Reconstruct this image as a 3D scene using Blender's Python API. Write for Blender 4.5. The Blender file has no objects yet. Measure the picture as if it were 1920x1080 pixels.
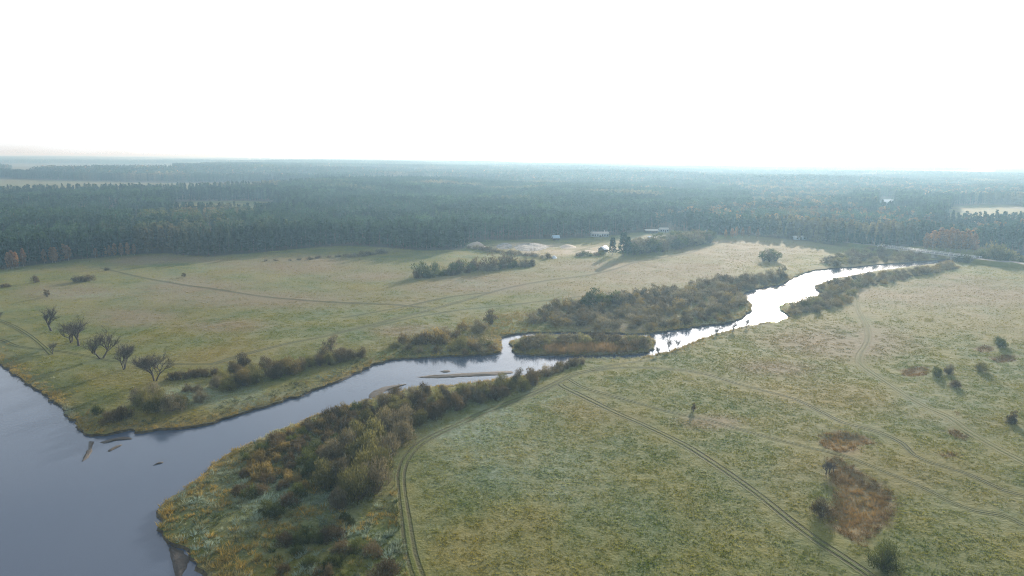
import bpy, math, random
import numpy as np
from mathutils import Vector, Matrix, Euler
from mathutils.geometry import delaunay_2d_cdt

R = math.radians
SC = bpy.context.scene
COL = SC.collection
RNG = np.random.default_rng(7)
random.seed(7)

# ------------------------------------------------------------------ camera
CAM_H = 60.0
F_PX = 1300.0                       # focal length in pixels of the 1920 wide photograph
cam_data = bpy.data.cameras.new('camera')
cam = bpy.data.objects.new('camera', cam_data); COL.objects.link(cam)
cam_data.sensor_width = 36.0
cam_data.lens = 36.0 * F_PX / 1920.0
cam_data.clip_start = 0.5
cam_data.clip_end = 80000.0
PITCH, ROLL = R(10.65), R(0.5)
CM = Matrix.Translation((0, 0, CAM_H)) @ Matrix.Rotation(R(90) - PITCH, 4, 'X') @ Matrix.Rotation(ROLL, 4, 'Z')
cam.matrix_world = CM
SC.camera = cam

# ------------------------------------------------------------------ sky, sun, exposure
SUN_EL, SUN_AZ = R(13.0), R(21.5)   # azimuth measured from +Y towards +X
world = bpy.data.worlds.new('World'); SC.world = world
world.use_nodes = True
nt = world.node_tree; nt.nodes.clear()
w_out = nt.nodes.new('ShaderNodeOutputWorld')
w_bg = nt.nodes.new('ShaderNodeBackground'); w_bg.inputs['Strength'].default_value = 0.12
sky = nt.nodes.new('ShaderNodeTexSky'); sky.sky_type = 'NISHITA'; sky.sun_disc = False
sky.sun_elevation = SUN_EL; sky.sun_rotation = SUN_AZ
sky.altitude = 100; sky.air_density = 1.0; sky.dust_density = 2.0; sky.ozone_density = 1.5
# thin veil of high cloud drawn out in soft streaks over the whole sky
tc = nt.nodes.new('ShaderNodeTexCoord')
mpw = nt.nodes.new('ShaderNodeMapping'); mpw.inputs['Scale'].default_value = (1.0, 1.0, 4.5)
nt.links.new(tc.outputs['Generated'], mpw.inputs['Vector'])
cn = nt.nodes.new('ShaderNodeTexNoise'); cn.inputs['Scale'].default_value = 2.2
cn.inputs['Detail'].default_value = 6; cn.inputs['Roughness'].default_value = 0.55; cn.inputs['Distortion'].default_value = 0.4
nt.links.new(mpw.outputs[0], cn.inputs['Vector'])
cr = nt.nodes.new('ShaderNodeMapRange'); cr.inputs['From Min'].default_value = 0.34; cr.inputs['From Max'].default_value = 0.66
cr.inputs['To Min'].default_value = 0.42; cr.inputs['To Max'].default_value = 0.97
nt.links.new(cn.outputs['Fac'], cr.inputs['Value'])
bw = nt.nodes.new('ShaderNodeRGBToBW'); nt.links.new(sky.outputs[0], bw.inputs[0])
vb = nt.nodes.new('ShaderNodeMath'); vb.operation = 'MULTIPLY_ADD'; vb.inputs[1].default_value = 1.15; vb.inputs[2].default_value = 3.7
nt.links.new(bw.outputs[0], vb.inputs[0])
vc = nt.nodes.new('ShaderNodeVectorMath'); vc.operation = 'SCALE'; vc.inputs[0].default_value = (0.92, 1.0, 1.10); nt.links.new(vb.outputs[0], vc.inputs['Scale'])
mixc = nt.nodes.new('ShaderNodeMixRGB'); nt.links.new(vc.outputs[0], mixc.inputs['Color2'])
nt.links.new(cr.outputs[0], mixc.inputs['Fac']); nt.links.new(sky.outputs[0], mixc.inputs['Color1'])
nt.links.new(mixc.outputs[0], w_bg.inputs['Color']); nt.links.new(w_bg.outputs[0], w_out.inputs['Surface'])

sun_data = bpy.data.lights.new('sun', 'SUN'); sun_data.energy = 5.0; sun_data.angle = R(0.6)
sun_data.color = (1.0, 0.88, 0.72)
sun = bpy.data.objects.new('sun', sun_data); COL.objects.link(sun)
sd = Vector((math.sin(SUN_AZ) * math.cos(SUN_EL), math.cos(SUN_AZ) * math.cos(SUN_EL), math.sin(SUN_EL)))
sun.rotation_euler = sd.to_track_quat('Z', 'Y').to_euler()
sun.location = (0, 0, 200)

vs = SC.view_settings
vs.view_transform = 'Standard'; vs.look = 'None'; vs.gamma = 1.0; vs.use_curve_mapping = False
vs.exposure = 0.85
SC.cycles.use_denoising = True
SC.cycles.denoising_prefilter = 'NONE'
SC.cycles.use_adaptive_sampling = False
SC.cycles.filter_width = 1.1
SC.cycles.max_bounces = 6
SC.cycles.transparent_max_bounces = 4
SC.cycles.volume_bounces = 0

# ------------------------------------------------------------------ picture <-> ground
MI = CM.inverted()
def U(px, py, z=0.0):
    """point of the plane at height z seen at pixel (px, py) of the 1920x1080 photograph"""
    d = CM.to_3x3() @ Vector(((px - 960) / F_PX, -(py - 540) / F_PX, -1.0))
    t = (z - CAM_H) / d.z
    return np.array((d.x * t, d.y * t))
def UL(pts, z=0.0): return np.array([U(a, b, z) for a, b in pts])
CMN = np.array(MI)
def PX(xy, z=0.0):
    xy = np.atleast_2d(xy)
    P = np.column_stack([xy, np.full(len(xy), z), np.ones(len(xy))]) @ CMN.T
    d = np.maximum(-P[:, 2], 0.1)
    return np.column_stack([960 + F_PX * P[:, 0] / d, 540 - F_PX * P[:, 1] / d])

# ------------------------------------------------------------------ small numeric helpers
def inpoly(P, poly):
    x, y = P[:, 0], P[:, 1]; c = np.zeros(len(P), bool)
    x0, y0 = poly[:, 0], poly[:, 1]; x1, y1 = np.roll(x0, -1), np.roll(y0, -1)
    for a, b, e, f in zip(x0, y0, x1, y1):
        if b == f: continue
        c ^= ((b > y) != (f > y)) & (x < (e - a) * (y - b) / (f - b) + a)
    return c
def segdist(P, A, B):
    out = np.full(len(P), 1e9)
    for i in range(0, len(P), 4000):
        p = P[i:i + 4000, None, :]; d = (B - A)[None]; ap = p - A[None]
        t = np.clip((ap * d).sum(-1) / np.maximum((d * d).sum(-1), 1e-9), 0, 1)
        out[i:i + 4000] = np.sqrt(((ap - d * t[..., None]) ** 2).sum(-1)).min(1)
    return out
def vnoise(P, s, seed=0):
    """smooth value noise in 0..1"""
    q = P * s + seed * 17.31
    i = np.floor(q); f = q - i; f = f * f * (3 - 2 * f)
    def hsh(a, b):
        v = np.sin(a * 127.1 + b * 311.7 + seed * 3.7) * 43758.5453
        return v - np.floor(v)
    a = hsh(i[:, 0], i[:, 1]); b = hsh(i[:, 0] + 1, i[:, 1]); c = hsh(i[:, 0], i[:, 1] + 1); d = hsh(i[:, 0] + 1, i[:, 1] + 1)
    return (a * (1 - f[:, 0]) + b * f[:, 0]) * (1 - f[:, 1]) + (c * (1 - f[:, 0]) + d * f[:, 0]) * f[:, 1]
def sstep(a, b, x):
    t = np.clip((x - a) / (b - a), 0, 1); return t * t * (3 - 2 * t)
def poisson(poly, r, n=None, seed=0):
    g = np.random.default_rng(seed); lo, hi = poly.min(0), poly.max(0); out = []
    area = (hi - lo).prod()
    for _ in range(int(area / (r * r) * 14) + 40):
        p = lo + g.random(2) * (hi - lo)
        if out and (((np.array(out) - p) ** 2).sum(1) < r * r).any(): continue
        if inpoly(p[None], poly)[0]: out.append(p)
    return np.array(out) if out else np.zeros((0, 2))
def spline(P, step):
    P = np.asarray(P, float); E = np.vstack([2 * P[0] - P[1], P, 2 * P[-1] - P[-2]]); out = []
    for i in range(1, len(E) - 2):
        p0, p1, p2, p3 = E[i - 1:i + 3]
        n = max(2, int(np.linalg.norm(p2 - p1) / step))
        t = np.linspace(0, 1, n, endpoint=False)[:, None]
        out.append(0.5 * (2 * p1 + (p2 - p0) * t + (2 * p0 - 5 * p1 + 4 * p2 - p3) * t ** 2 + (3 * p1 - p0 - 3 * p2 + p3) * t ** 3))
    return np.vstack(out + [P[-1:]])

# ------------------------------------------------------------------ mesh helpers
def make_mesh(name, V, faces, mat, attrs=None, smooth=False):
    """faces: list of integer arrays, each (n,3) or (n,4)"""
    me = bpy.data.meshes.new(name)
    V = np.asarray(V, np.float32)
    faces = [np.asarray(f, np.int32) for f in faces if len(f)]
    loops = np.concatenate([f.ravel() for f in faces]); sizes = np.concatenate([np.full(len(f), f.shape[1], np.int32) for f in faces])
    me.vertices.add(len(V)); me.vertices.foreach_set('co', V.ravel())
    me.loops.add(len(loops)); me.loops.foreach_set('vertex_index', loops)
    me.polygons.add(len(sizes)); st = np.zeros(len(sizes), np.int32); st[1:] = np.cumsum(sizes)[:-1]
    me.polygons.foreach_set('loop_start', st)
    if smooth: me.polygons.foreach_set('use_smooth', np.ones(len(sizes), bool))
    for k, a in (attrs or {}).items():
        at = me.attributes.new(k, 'FLOAT', 'POINT'); at.data.foreach_set('value', np.asarray(a, np.float32))
    me.update(calc_edges=True); me.validate()
    if mat: me.materials.append(mat)
    return me
def add_obj(name, me, parent=None, loc=(0, 0, 0), rz=0.0, sc=None):
    o = bpy.data.objects.new(name, me); COL.objects.link(o)
    o.location = loc; o.rotation_euler = (0, 0, rz)
    if sc is not None: o.scale = sc if hasattr(sc, '__len__') else (sc, sc, sc)
    if parent: o.parent = parent
    return o
def tag(o, label, cat, group=None, kind=None):
    o['label'] = label; o['category'] = cat
    if group: o['group'] = group
    if kind: o['kind'] = kind
    return o
class MB:
    """collects simple shapes into one mesh"""
    def __init__(s): s.v, s.f4, s.f3, s.n = [], [], [], 0
    def add(s, V, f4=(), f3=()):
        V = np.asarray(V, float); s.v.append(V)
        if len(f4): s.f4.append(np.asarray(f4) + s.n)
        if len(f3): s.f3.append(np.asarray(f3) + s.n)
        s.n += len(V); return s
    def box(s, c, size, rz=0.0):
        h = np.array(size) / 2
        V = np.array([(x, y, z) for z in (-1, 1) for x, y in ((-1, -1), (1, -1), (1, 1), (-1, 1))]) * h
        ca, sa = math.cos(rz), math.sin(rz)
        V = np.column_stack([V[:, 0] * ca - V[:, 1] * sa, V[:, 0] * sa + V[:, 1] * ca, V[:, 2]]) + np.array(c)
        return s.add(V, [(0, 3, 2, 1), (4, 5, 6, 7), (0, 1, 5, 4), (1, 2, 6, 5), (2, 3, 7, 6), (3, 0, 4, 7)])
    def tube(s, pts, rad, sides=5, cap=True):
        pts = np.asarray(pts, float); n = len(pts); rad = np.broadcast_to(rad, (n,))
        t = np.gradient(pts, axis=0); t /= np.linalg.norm(t, axis=1)[:, None] + 1e-9
        ref = np.where(np.abs(t[:, 2:3]) > 0.9, np.array([[1., 0, 0]]), np.array([[0, 0, 1.]]))
        u = np.cross(t, ref); u /= np.linalg.norm(u, axis=1)[:, None] + 1e-9; w = np.cross(t, u)
        a = np.arange(sides) * 2 * math.pi / sides
        V = (pts[:, None] + rad[:, None, None] * (np.cos(a)[None, :, None] * u[:, None] + np.sin(a)[None, :, None] * w[:, None])).reshape(-1, 3)
        i, k = np.meshgrid(np.arange(n - 1), np.arange(sides), indexing='ij'); k2 = (k + 1) % sides
        q = np.stack([i * sides + k, i * sides + k2, (i + 1) * sides + k2, (i + 1) * sides + k], -1).reshape(-1, 4)
        return s.add(V, q)
    def mesh(s, name, mat, attrs=None, smooth=False):
        return make_mesh(name, np.vstack(s.v), [np.vstack(s.f4) if s.f4 else np.zeros((0, 4), int), np.vstack(s.f3) if s.f3 else np.zeros((0, 3), int)], mat, attrs, smooth)
def leaf_quads(C, D, L, W, g):
    """diamond shaped leaves / twig sprays centred at C pointing along D"""
    n = len(C); D = D / (np.linalg.norm(D, axis=1)[:, None] + 1e-9)
    S = np.cross(D, g.normal(size=(n, 3))); S /= np.linalg.norm(S, axis=1)[:, None] + 1e-9
    L = np.broadcast_to(L, (n,))[:, None]; W = np.broadcast_to(W, (n,))[:, None]
    V = np.stack([C - D * L / 2, C + S * W / 2 - D * L * .08, C + D * L / 2, C - S * W / 2 - D * L * .08], 1).reshape(-1, 3)
    return V, np.arange(4 * n).reshape(n, 4)

# ------------------------------------------------------------------ materials
def new_mat(name):
    m = bpy.data.materials.new(name); m.use_nodes = True; m.node_tree.nodes.clear(); return m
class NT:
    def __init__(s, m): s.t = m.node_tree
    def n(s, ty, **kw):
        nd = s.t.nodes.new(ty)
        for k, v in kw.items():
            if k.startswith('i_'): nd.inputs[k[2:].replace('_', ' ')].default_value = v
            else: setattr(nd, k, v)
        return nd
    def l(s, a, b): s.t.links.new(a, b)
    def pos(s): return s.n('ShaderNodeNewGeometry').outputs['Position']
    def noise(s, vec, scale, detail=4, rough=0.55):
        nd = s.n('ShaderNodeTexNoise'); nd.inputs['Scale'].default_value = scale; nd.inputs['Detail'].default_value = detail
        nd.inputs['Roughness'].default_value = rough
        if vec is not None: s.l(vec, nd.inputs['Vector'])
        return nd.outputs['Fac']
    def ramp(s, x, a, b, lo=0.0, hi=1.0):
        nd = s.n('ShaderNodeMapRange'); nd.interpolation_type = 'SMOOTHSTEP'
        for k, v in (('From Min', a), ('From Max', b), ('To Min', lo), ('To Max', hi)): nd.inputs[k].default_value = v
        s.l(x, nd.inputs['Value']); return nd.outputs[0]
    def mix(s, f, a, b, mode='MIX'):
        nd = s.n('ShaderNodeMixRGB', blend_type=mode)
        for i, v in ((0, f), (1, a), (2, b)):
            if isinstance(v, (int, float)): nd.inputs[i].default_value = v
            elif isinstance(v, tuple): nd.inputs[i].default_value = (*v, 1)
            else: s.l(v, nd.inputs[i])
        return nd.outputs[0]
    def math(s, op, a, b=0.0, clamp=False):
        nd = s.n('ShaderNodeMath', operation=op, use_clamp=clamp)
        for i, v in ((0, a), (1, b)):
            if isinstance(v, (int, float)): nd.inputs[i].default_value = v
            else: s.l(v, nd.inputs[i])
        return nd.outputs[0]
    def attr(s, name, kind='GEOMETRY'):
        return s.n('ShaderNodeAttribute', attribute_name=name, attribute_type=kind).outputs['Fac']
    def bump(s, h, strength, dist):
        nd = s.n('ShaderNodeBump'); nd.inputs['Strength'].default_value = strength; nd.inputs['Distance'].default_value = dist
        s.l(h, nd.inputs['Height']); return nd.outputs[0]
    def principled(s, col, rough=0.9, normal=None, **kw):
        b = s.n('ShaderNodeBsdfPrincipled'); b.inputs['Roughness'].default_value = rough
        if isinstance(col, tuple): b.inputs['Base Color'].default_value = (*col, 1)
        else: s.l(col, b.inputs['Base Color'])
        for k, v in kw.items(): b.inputs[k.replace('_', ' ')].default_value = v
        if normal is not None: s.l(normal, b.inputs['Normal'])
        return b
    def out(s, sh): o = s.n('ShaderNodeOutputMaterial'); s.l(sh, o.inputs['Surface'])
    def leafy(s, col, trans=0.4, normal=None):
        d = s.n('ShaderNodeBsdfDiffuse'); t = s.n('ShaderNodeBsdfTranslucent'); m = s.n('ShaderNodeMixShader'); m.inputs[0].default_value = trans
        s.l(col, d.inputs[0]); s.l(col, t.inputs[0]); s.l(d.outputs[0], m.inputs[1]); s.l(t.outputs[0], m.inputs[2]); s.out(m.outputs[0])

def meadow_colour(N, P, kind):
    """meadow colour as a function of place: green, straw yellow, brown heath, hoar frost"""
    brown, frost, sand, wood = (N.attr(k, kind) for k in ('brown', 'frost', 'sand', 'wood'))
    n_big = N.noise(P, 0.018, 3); n_mid = N.noise(P, 0.07, 5, 0.6); n_sm = N.noise(P, 0.45, 4, 0.6); n_fine = N.noise(P, 2.3, 3, 0.6)
    c = N.mix(N.ramp(n_mid, 0.22, 0.78), (0.044, 0.064, 0.005), (0.112, 0.100, 0.010))
    c = N.mix(N.ramp(n_sm, 0.45, 0.80, 0, 0.12), c, (0.034, 0.050, 0.010))
    c = N.mix(N.ramp(n_big, 0.46, 0.66, 0, 0.6), c, (0.132, 0.099, 0.020))
    b = N.math('MULTIPLY', brown, N.ramp(n_mid, 0.25, 0.50, 0.45, 1.0))
    c = N.mix(b, c, N.mix(n_sm, (0.082, 0.060, 0.028), (0.158, 0.118, 0.056)))
    fr = N.math('MULTIPLY', frost, N.ramp(N.noise(P, 0.5, 6, 0.75), 0.12, 0.95), clamp=True)
    fr = N.math('MULTIPLY', fr, N.ramp(N.noise(P, 0.05, 3), 0.30, 0.66, 0.4, 1.0))
    fr = N.math('MULTIPLY', fr, 1.45, clamp=True)
    c = N.mix(fr, c, (0.145, 0.190, 0.150))
    c = N.mix(N.math('MULTIPLY', sand, N.ramp(n_mid, 0.3, 0.55, 0.35, 1.0)), c, (0.25, 0.215, 0.155))
    c = N.mix(wood, c, N.mix(n_mid, (0.030, 0.040, 0.020), (0.075, 0.058, 0.035)))
    c = N.mix(1.0, c, N.mix(n_fine, (0.62, 0.62, 0.62), (1.38, 1.38, 1.38)), 'MULTIPLY')
    return c, n_sm, n_fine

m_ground = new_mat('meadow'); N = NT(m_ground); P = N.pos()
c, n_sm, n_fine = meadow_colour(N, P, 'GEOMETRY')
hgt = N.math('ADD', N.math('MULTIPLY', n_sm, 0.6), N.math('MULTIPLY', n_fine, 0.25))
N.out(N.principled(c, 0.95, N.bump(hgt, 0.9, 0.6), Specular_IOR_Level=0.15).outputs[0])

m_grass = new_mat('grass_blades'); N = NT(m_grass); P = N.pos()
c, _, _ = meadow_colour(N, P, 'INSTANCER'); c = N.mix(1.0, c, N.mix(N.attr('tint'), (1.4, 1.42, 1.3), (2.5, 2.4, 1.95)), 'MULTIPLY')
N.leafy(c, 0.5)

m_track = new_mat('track'); N = NT(m_track); P = N.pos()
c, n_sm, n_fine = meadow_colour(N, P, 'GEOMETRY')
ac = N.math('ABSOLUTE', N.attr('across')); wear = N.attr('wear'); pale = N.attr('pale')
rut = N.math('SUBTRACT', 1.0, N.ramp(N.math('ABSOLUTE', N.math('SUBTRACT', ac, 0.52)), 0.12, 0.36))
rut = N.math('MULTIPLY', N.math('MULTIPLY', rut, wear), N.ramp(N.noise(P, 0.16, 5, 0.65), 0.30, 0.60, 0.55, 1.0), clamp=True)
rc = N.mix(pale, N.mix(n_sm, (0.020, 0.021, 0.011), (0.045, 0.040, 0.022)), (0.150, 0.140, 0.062))
c2 = N.mix(N.math('MULTIPLY', N.math('SUBTRACT', 1.0, N.ramp(ac, 0.6, 0.95)), 0.35), c, (0.042, 0.064, 0.010))
c2 = N.mix(rut, c2, rc)
N.out(N.principled(c2, 0.95, N.bump(N.math('SUBTRACT', n_fine, rut), 0.8, 0.3), Specular_IOR_Level=0.1).outputs[0])

m_bank = new_mat('river_bank_soil'); N = NT(m_bank); P = N.pos(); n1 = N.noise(P, 0.8, 5, 0.6)
N.out(N.principled(N.mix(N.ramp(n1, 0.35, 0.65), (0.014, 0.011, 0.007), (0.055, 0.045, 0.020)), 0.9, N.bump(n1, 1.0, 0.5)).outputs[0])

m_water = new_mat('river_water'); N = NT(m_water); P = N.pos()
mp = N.n('ShaderNodeMapping'); mp.inputs['Scale'].default_value = (1, 1, 1); N.l(P, mp.inputs['Vector'])
wv = N.math('ADD', N.math('MULTIPLY', N.noise(mp.outputs[0], 1.1, 3, 0.6), 0.6), N.math('MULTIPLY', N.noise(P, 0.12, 3), 0.8))
calm = N.ramp(N.noise(P, 0.03, 3), 0.35, 0.65, 0.05, 0.11)
pw = N.principled((0.042, 0.060, 0.094), 0.1, N.bump(wv, 0.13, 0.25), IOR=1.333); N.l(calm, pw.inputs['Roughness'])
N.out(pw.outputs[0])

m_sandbar = new_mat('wet_sand'); N = NT(m_sandbar); P = N.pos(); n1 = N.noise(P, 0.6, 5, 0.6)
N.out(N.principled(N.mix(n1, (0.020, 0.017, 0.014), (0.052, 0.043, 0.035)), 0.85, N.bump(N.noise(P, 3.0, 4), 0.6, 0.15)).outputs[0])
m_sand = new_mat('dry_sand'); N = NT(m_sand); P = N.pos(); n1 = N.noise(P, 0.35, 5, 0.6)
N.out(N.principled(N.mix(n1, (0.22, 0.19, 0.14), (0.38, 0.33, 0.26)), 0.95, N.bump(N.noise(P, 1.2, 4), 0.8, 0.4)).outputs[0])
m_rubble = new_mat('grey_rubble'); N = NT(m_rubble); P = N.pos(); n1 = N.noise(P, 0.5, 6, 0.7)
N.out(N.principled(N.mix(N.ramp(n1, 0.35, 0.65), (0.09, 0.085, 0.07), (0.26, 0.26, 0.245)), 0.95, N.bump(n1, 1.0, 0.8)).outputs[0])

def foliage_mat(name, dark, light, autumn=None, trans=0.4, rnd=0.5, stand=False):
    """leaf colour: per clump tint, per plant shift, optional second colour for some plants"""
    m = new_mat(name); N = NT(m); oi = N.n('ShaderNodeObjectInfo').outputs['Random']
    c = N.mix(N.attr('tint'), dark, light)
    if autumn: c = N.mix(N.attr('turned'), c, autumn)
    if stand:
        P = N.pos(); c = N.mix(N.ramp(N.noise(P, 0.006, 3), 0.56, 0.68, 0, .6), c, N.mix(N.attr('tint'), (0.085, 0.066, 0.036), (0.200, 0.150, 0.080)))
        c = N.mix(1.0, c, N.mix(N.ramp(N.noise(P, 0.012, 3), 0.32, 0.68), (.66, .70, .72), (1.4, 1.35, 1.2)), 'MULTIPLY')
    c = N.mix(1.0, c, N.mix(oi, (1 - rnd * .6,) * 3, (1 + rnd * .7, 1 + rnd * .6, 1 + rnd * .4)), 'MULTIPLY')
    N.leafy(c, trans); return m
m_pine = foliage_mat('pine_needles', (0.010, 0.028, 0.019), (0.038, 0.072, 0.041), (0.22, 0.125, 0.050), 0.35, .6, True)
m_olive = foliage_mat('willow_leaves_olive', (0.060, 0.062, 0.024), (0.170, 0.165, 0.062), trans=0.45)
m_ochre = foliage_mat('willow_leaves_ochre', (0.090, 0.072, 0.026), (0.200, 0.160, 0.060), trans=0.45)
m_brown = foliage_mat('shrub_twigs_brown', (0.048, 0.039, 0.023), (0.130, 0.105, 0.058), trans=0.3)
m_grey = foliage_mat('willow_twigs_grey', (0.078, 0.070, 0.044), (0.195, 0.176, 0.108), trans=0.35)
m_green = foliage_mat('shrub_leaves_green', (0.030, 0.045, 0.014), (0.095, 0.110, 0.034), trans=0.4)
m_rust = foliage_mat('birch_leaves_rust', (0.130, 0.078, 0.038), (0.270, 0.165, 0.080), trans=0.45)
m_reed = foliage_mat('dry_reeds', (0.105, 0.076, 0.034), (0.260, 0.180, 0.080), trans=0.4)
m_sedge = foliage_mat('sedge_tussocks', (0.022, 0.040, 0.009), (0.240, 0.175, 0.044), (0.20, 0.270, 0.230), trans=0.4)
m_rustsedge = foliage_mat('rust_sedge', (0.070, 0.045, 0.017), (0.310, 0.200, 0.068), (0.11, 0.12, 0.025), trans=0.35)
def plain(name, a, b, scale=1.0, rough=0.9, **kw):
    m = new_mat(name); N = NT(m); n1 = N.noise(N.n('ShaderNodeTexCoord').outputs['Object'], scale, 4, 0.6)
    N.out(N.principled(N.mix(n1, a, b), rough, N.bump(n1, 0.4, 0.1), **kw).outputs[0]); return m
m_bark = plain('bark_dark', (0.030, 0.024, 0.018), (0.075, 0.062, 0.048), 2.0)
m_stem = plain('willow_stems', (0.040, 0.030, 0.020), (0.095, 0.075, 0.050), 2.0)
m_pbark = plain('pine_bark', (0.060, 0.040, 0.028), (0.150, 0.098, 0.062), 0.6)
m_birch = plain('birch_bark', (0.16, 0.15, 0.13), (0.34, 0.32, 0.29), 1.5)
m_wall = plain('white_render', (0.27, 0.32, 0.36), (0.38, 0.43, 0.46), 0.6)
m_metal = plain('metal_roof', (0.55, 0.57, 0.60), (0.72, 0.73, 0.75), 0.8, 0.32, Metallic=0.9)
m_blue = plain('blue_roof', (0.16, 0.26, 0.36), (0.26, 0.36, 0.46), 0.6, 0.5)
m_dark = plain('dark_timber', (0.045, 0.038, 0.032), (0.10, 0.085, 0.07), 1.2)
m_glass = plain('window_glass', (0.02, 0.025, 0.03), (0.05, 0.06, 0.07), 0.5, 0.1)
m_conc = plain('concrete', (0.28, 0.27, 0.25), (0.44, 0.43, 0.41), 0.5)
m_asph = plain('asphalt', (0.045, 0.045, 0.047), (0.075, 0.075, 0.075), 0.5, 0.85)
m_steel = plain('galvanised_steel', (0.55, 0.56, 0.58), (0.75, 0.76, 0.78), 1.0, 0.3, Metallic=0.8)

# ================================================================== LAYOUT (traced in the photograph, laid on the ground)
WATER_Z = -1.0
def subdiv(P, step, jit, seed, closed=False):
    g = np.random.default_rng(seed); out = []
    n = len(P) if closed else len(P) - 1
    for i in range(n):
        a, b = P[i], P[(i + 1) % len(P)]; L = np.linalg.norm(b - a)
        st = step * max(1.0, np.linalg.norm(a) / 220.0); k = max(1, int(L / st))
        nrm = np.array((-(b - a)[1], (b - a)[0])) / max(L, 1e-6)
        for j in range(k):
            p = a + (b - a) * j / k
            out.append(p + (nrm * g.normal(0, jit) if j else 0))
    if not closed: out.append(P[-1])
    return np.array(out)
north = [(0,682),(43,713),(80,737),(110,760),(133,788),(157,813),(173,817),(197,817),(217,812),(245,806),(253,812),(283,809),(310,805),(350,802),(383,797),(433,783),(467,772),(500,763),(533,750),(567,742),(593,730),(640,713),(660,702),(683,692),(707,682),(737,674),(773,672),(827,669),(873,667),(907,666),(930,663),(940,658),(941,647),(938,636),(947,631),(960,628),(977,626),(1000,624),(1060,624),(1130,625),(1187,627),(1207,626),(1240,623),(1280,617),(1313,612),(1347,608),(1373,603),(1393,595),(1408,582),(1410,573),(1402,565),(1390,555),(1403,546),(1430,539),(1463,535),(1478,527),(1497,517),(1520,508),(1563,503),(1600,501),(1640,497),(1680,494),(1713,491),(1743,489),(1790,485),(1850,478),(1930,470),(2100,466)]
south = [(2100,476),(1930,480),(1850,486),(1800,490),(1743,496),(1680,504),(1647,508),(1603,517),(1570,523),(1547,530),(1528,537),(1530,543),(1543,549),(1527,561),(1507,568),(1480,569),(1462,573),(1462,581),(1473,588),(1482,596),(1463,602),(1427,608),(1400,613),(1370,620),(1340,628),(1313,638),(1280,652),(1257,660),(1230,665),(1207,672),(1173,674),(1140,674),(1107,674),(1083,676),(1060,684),(1033,696),(985,706),(950,713),(873,721),(807,727),(767,732),(733,740),(707,747),(687,752),(660,762),(610,773),(573,788),(540,802),(507,815),(477,832),(450,842),(420,858),(397,873),(387,887),(370,902),(350,917),(323,933),(297,957),(297,968),(307,983),(307,1007),(317,1018),(357,1033),(358,1048),(370,1067),(390,1080),(425,1120)]
Nw, Sw = UL(north, -0.9), UL(south, -0.9)
d0 = Nw[0] - Nw[5]; d0 /= np.linalg.norm(d0)
far_left = [Nw[0] + d0 * 420 + (-60, 0), Nw[0] + d0 * 150]
back = [Sw[-1] + (6, -22), Sw[-1] + (2, -60), (-30, -90), (-190, -90), (-200, 40), (-240, 140), (-330, 250), (-520, 420)]
river = np.vstack([np.array(far_left), Nw, Sw, np.array(back)])
river = subdiv(river, 1.3, 0.42, 3, True)
island_px = [(956,643),(962,655),(966,663),(990,666),(1023,667),(1073,667),(1123,667),(1173,665),(1207,662),(1226,653),(1229,643),(1216,634),(1150,631.5),(1080,630.5),(1010,631),(975,635)]
island = subdiv(UL(island_px, -0.9), 1.3, 0.4, 4, True)
SHORE_A = np.vstack([river, island]); SHORE_B = np.vstack([np.roll(river, -1, 0), np.roll(island, -1, 0)])
def in_water(P): return inpoly(P, river) & ~inpoly(P, island)

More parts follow.
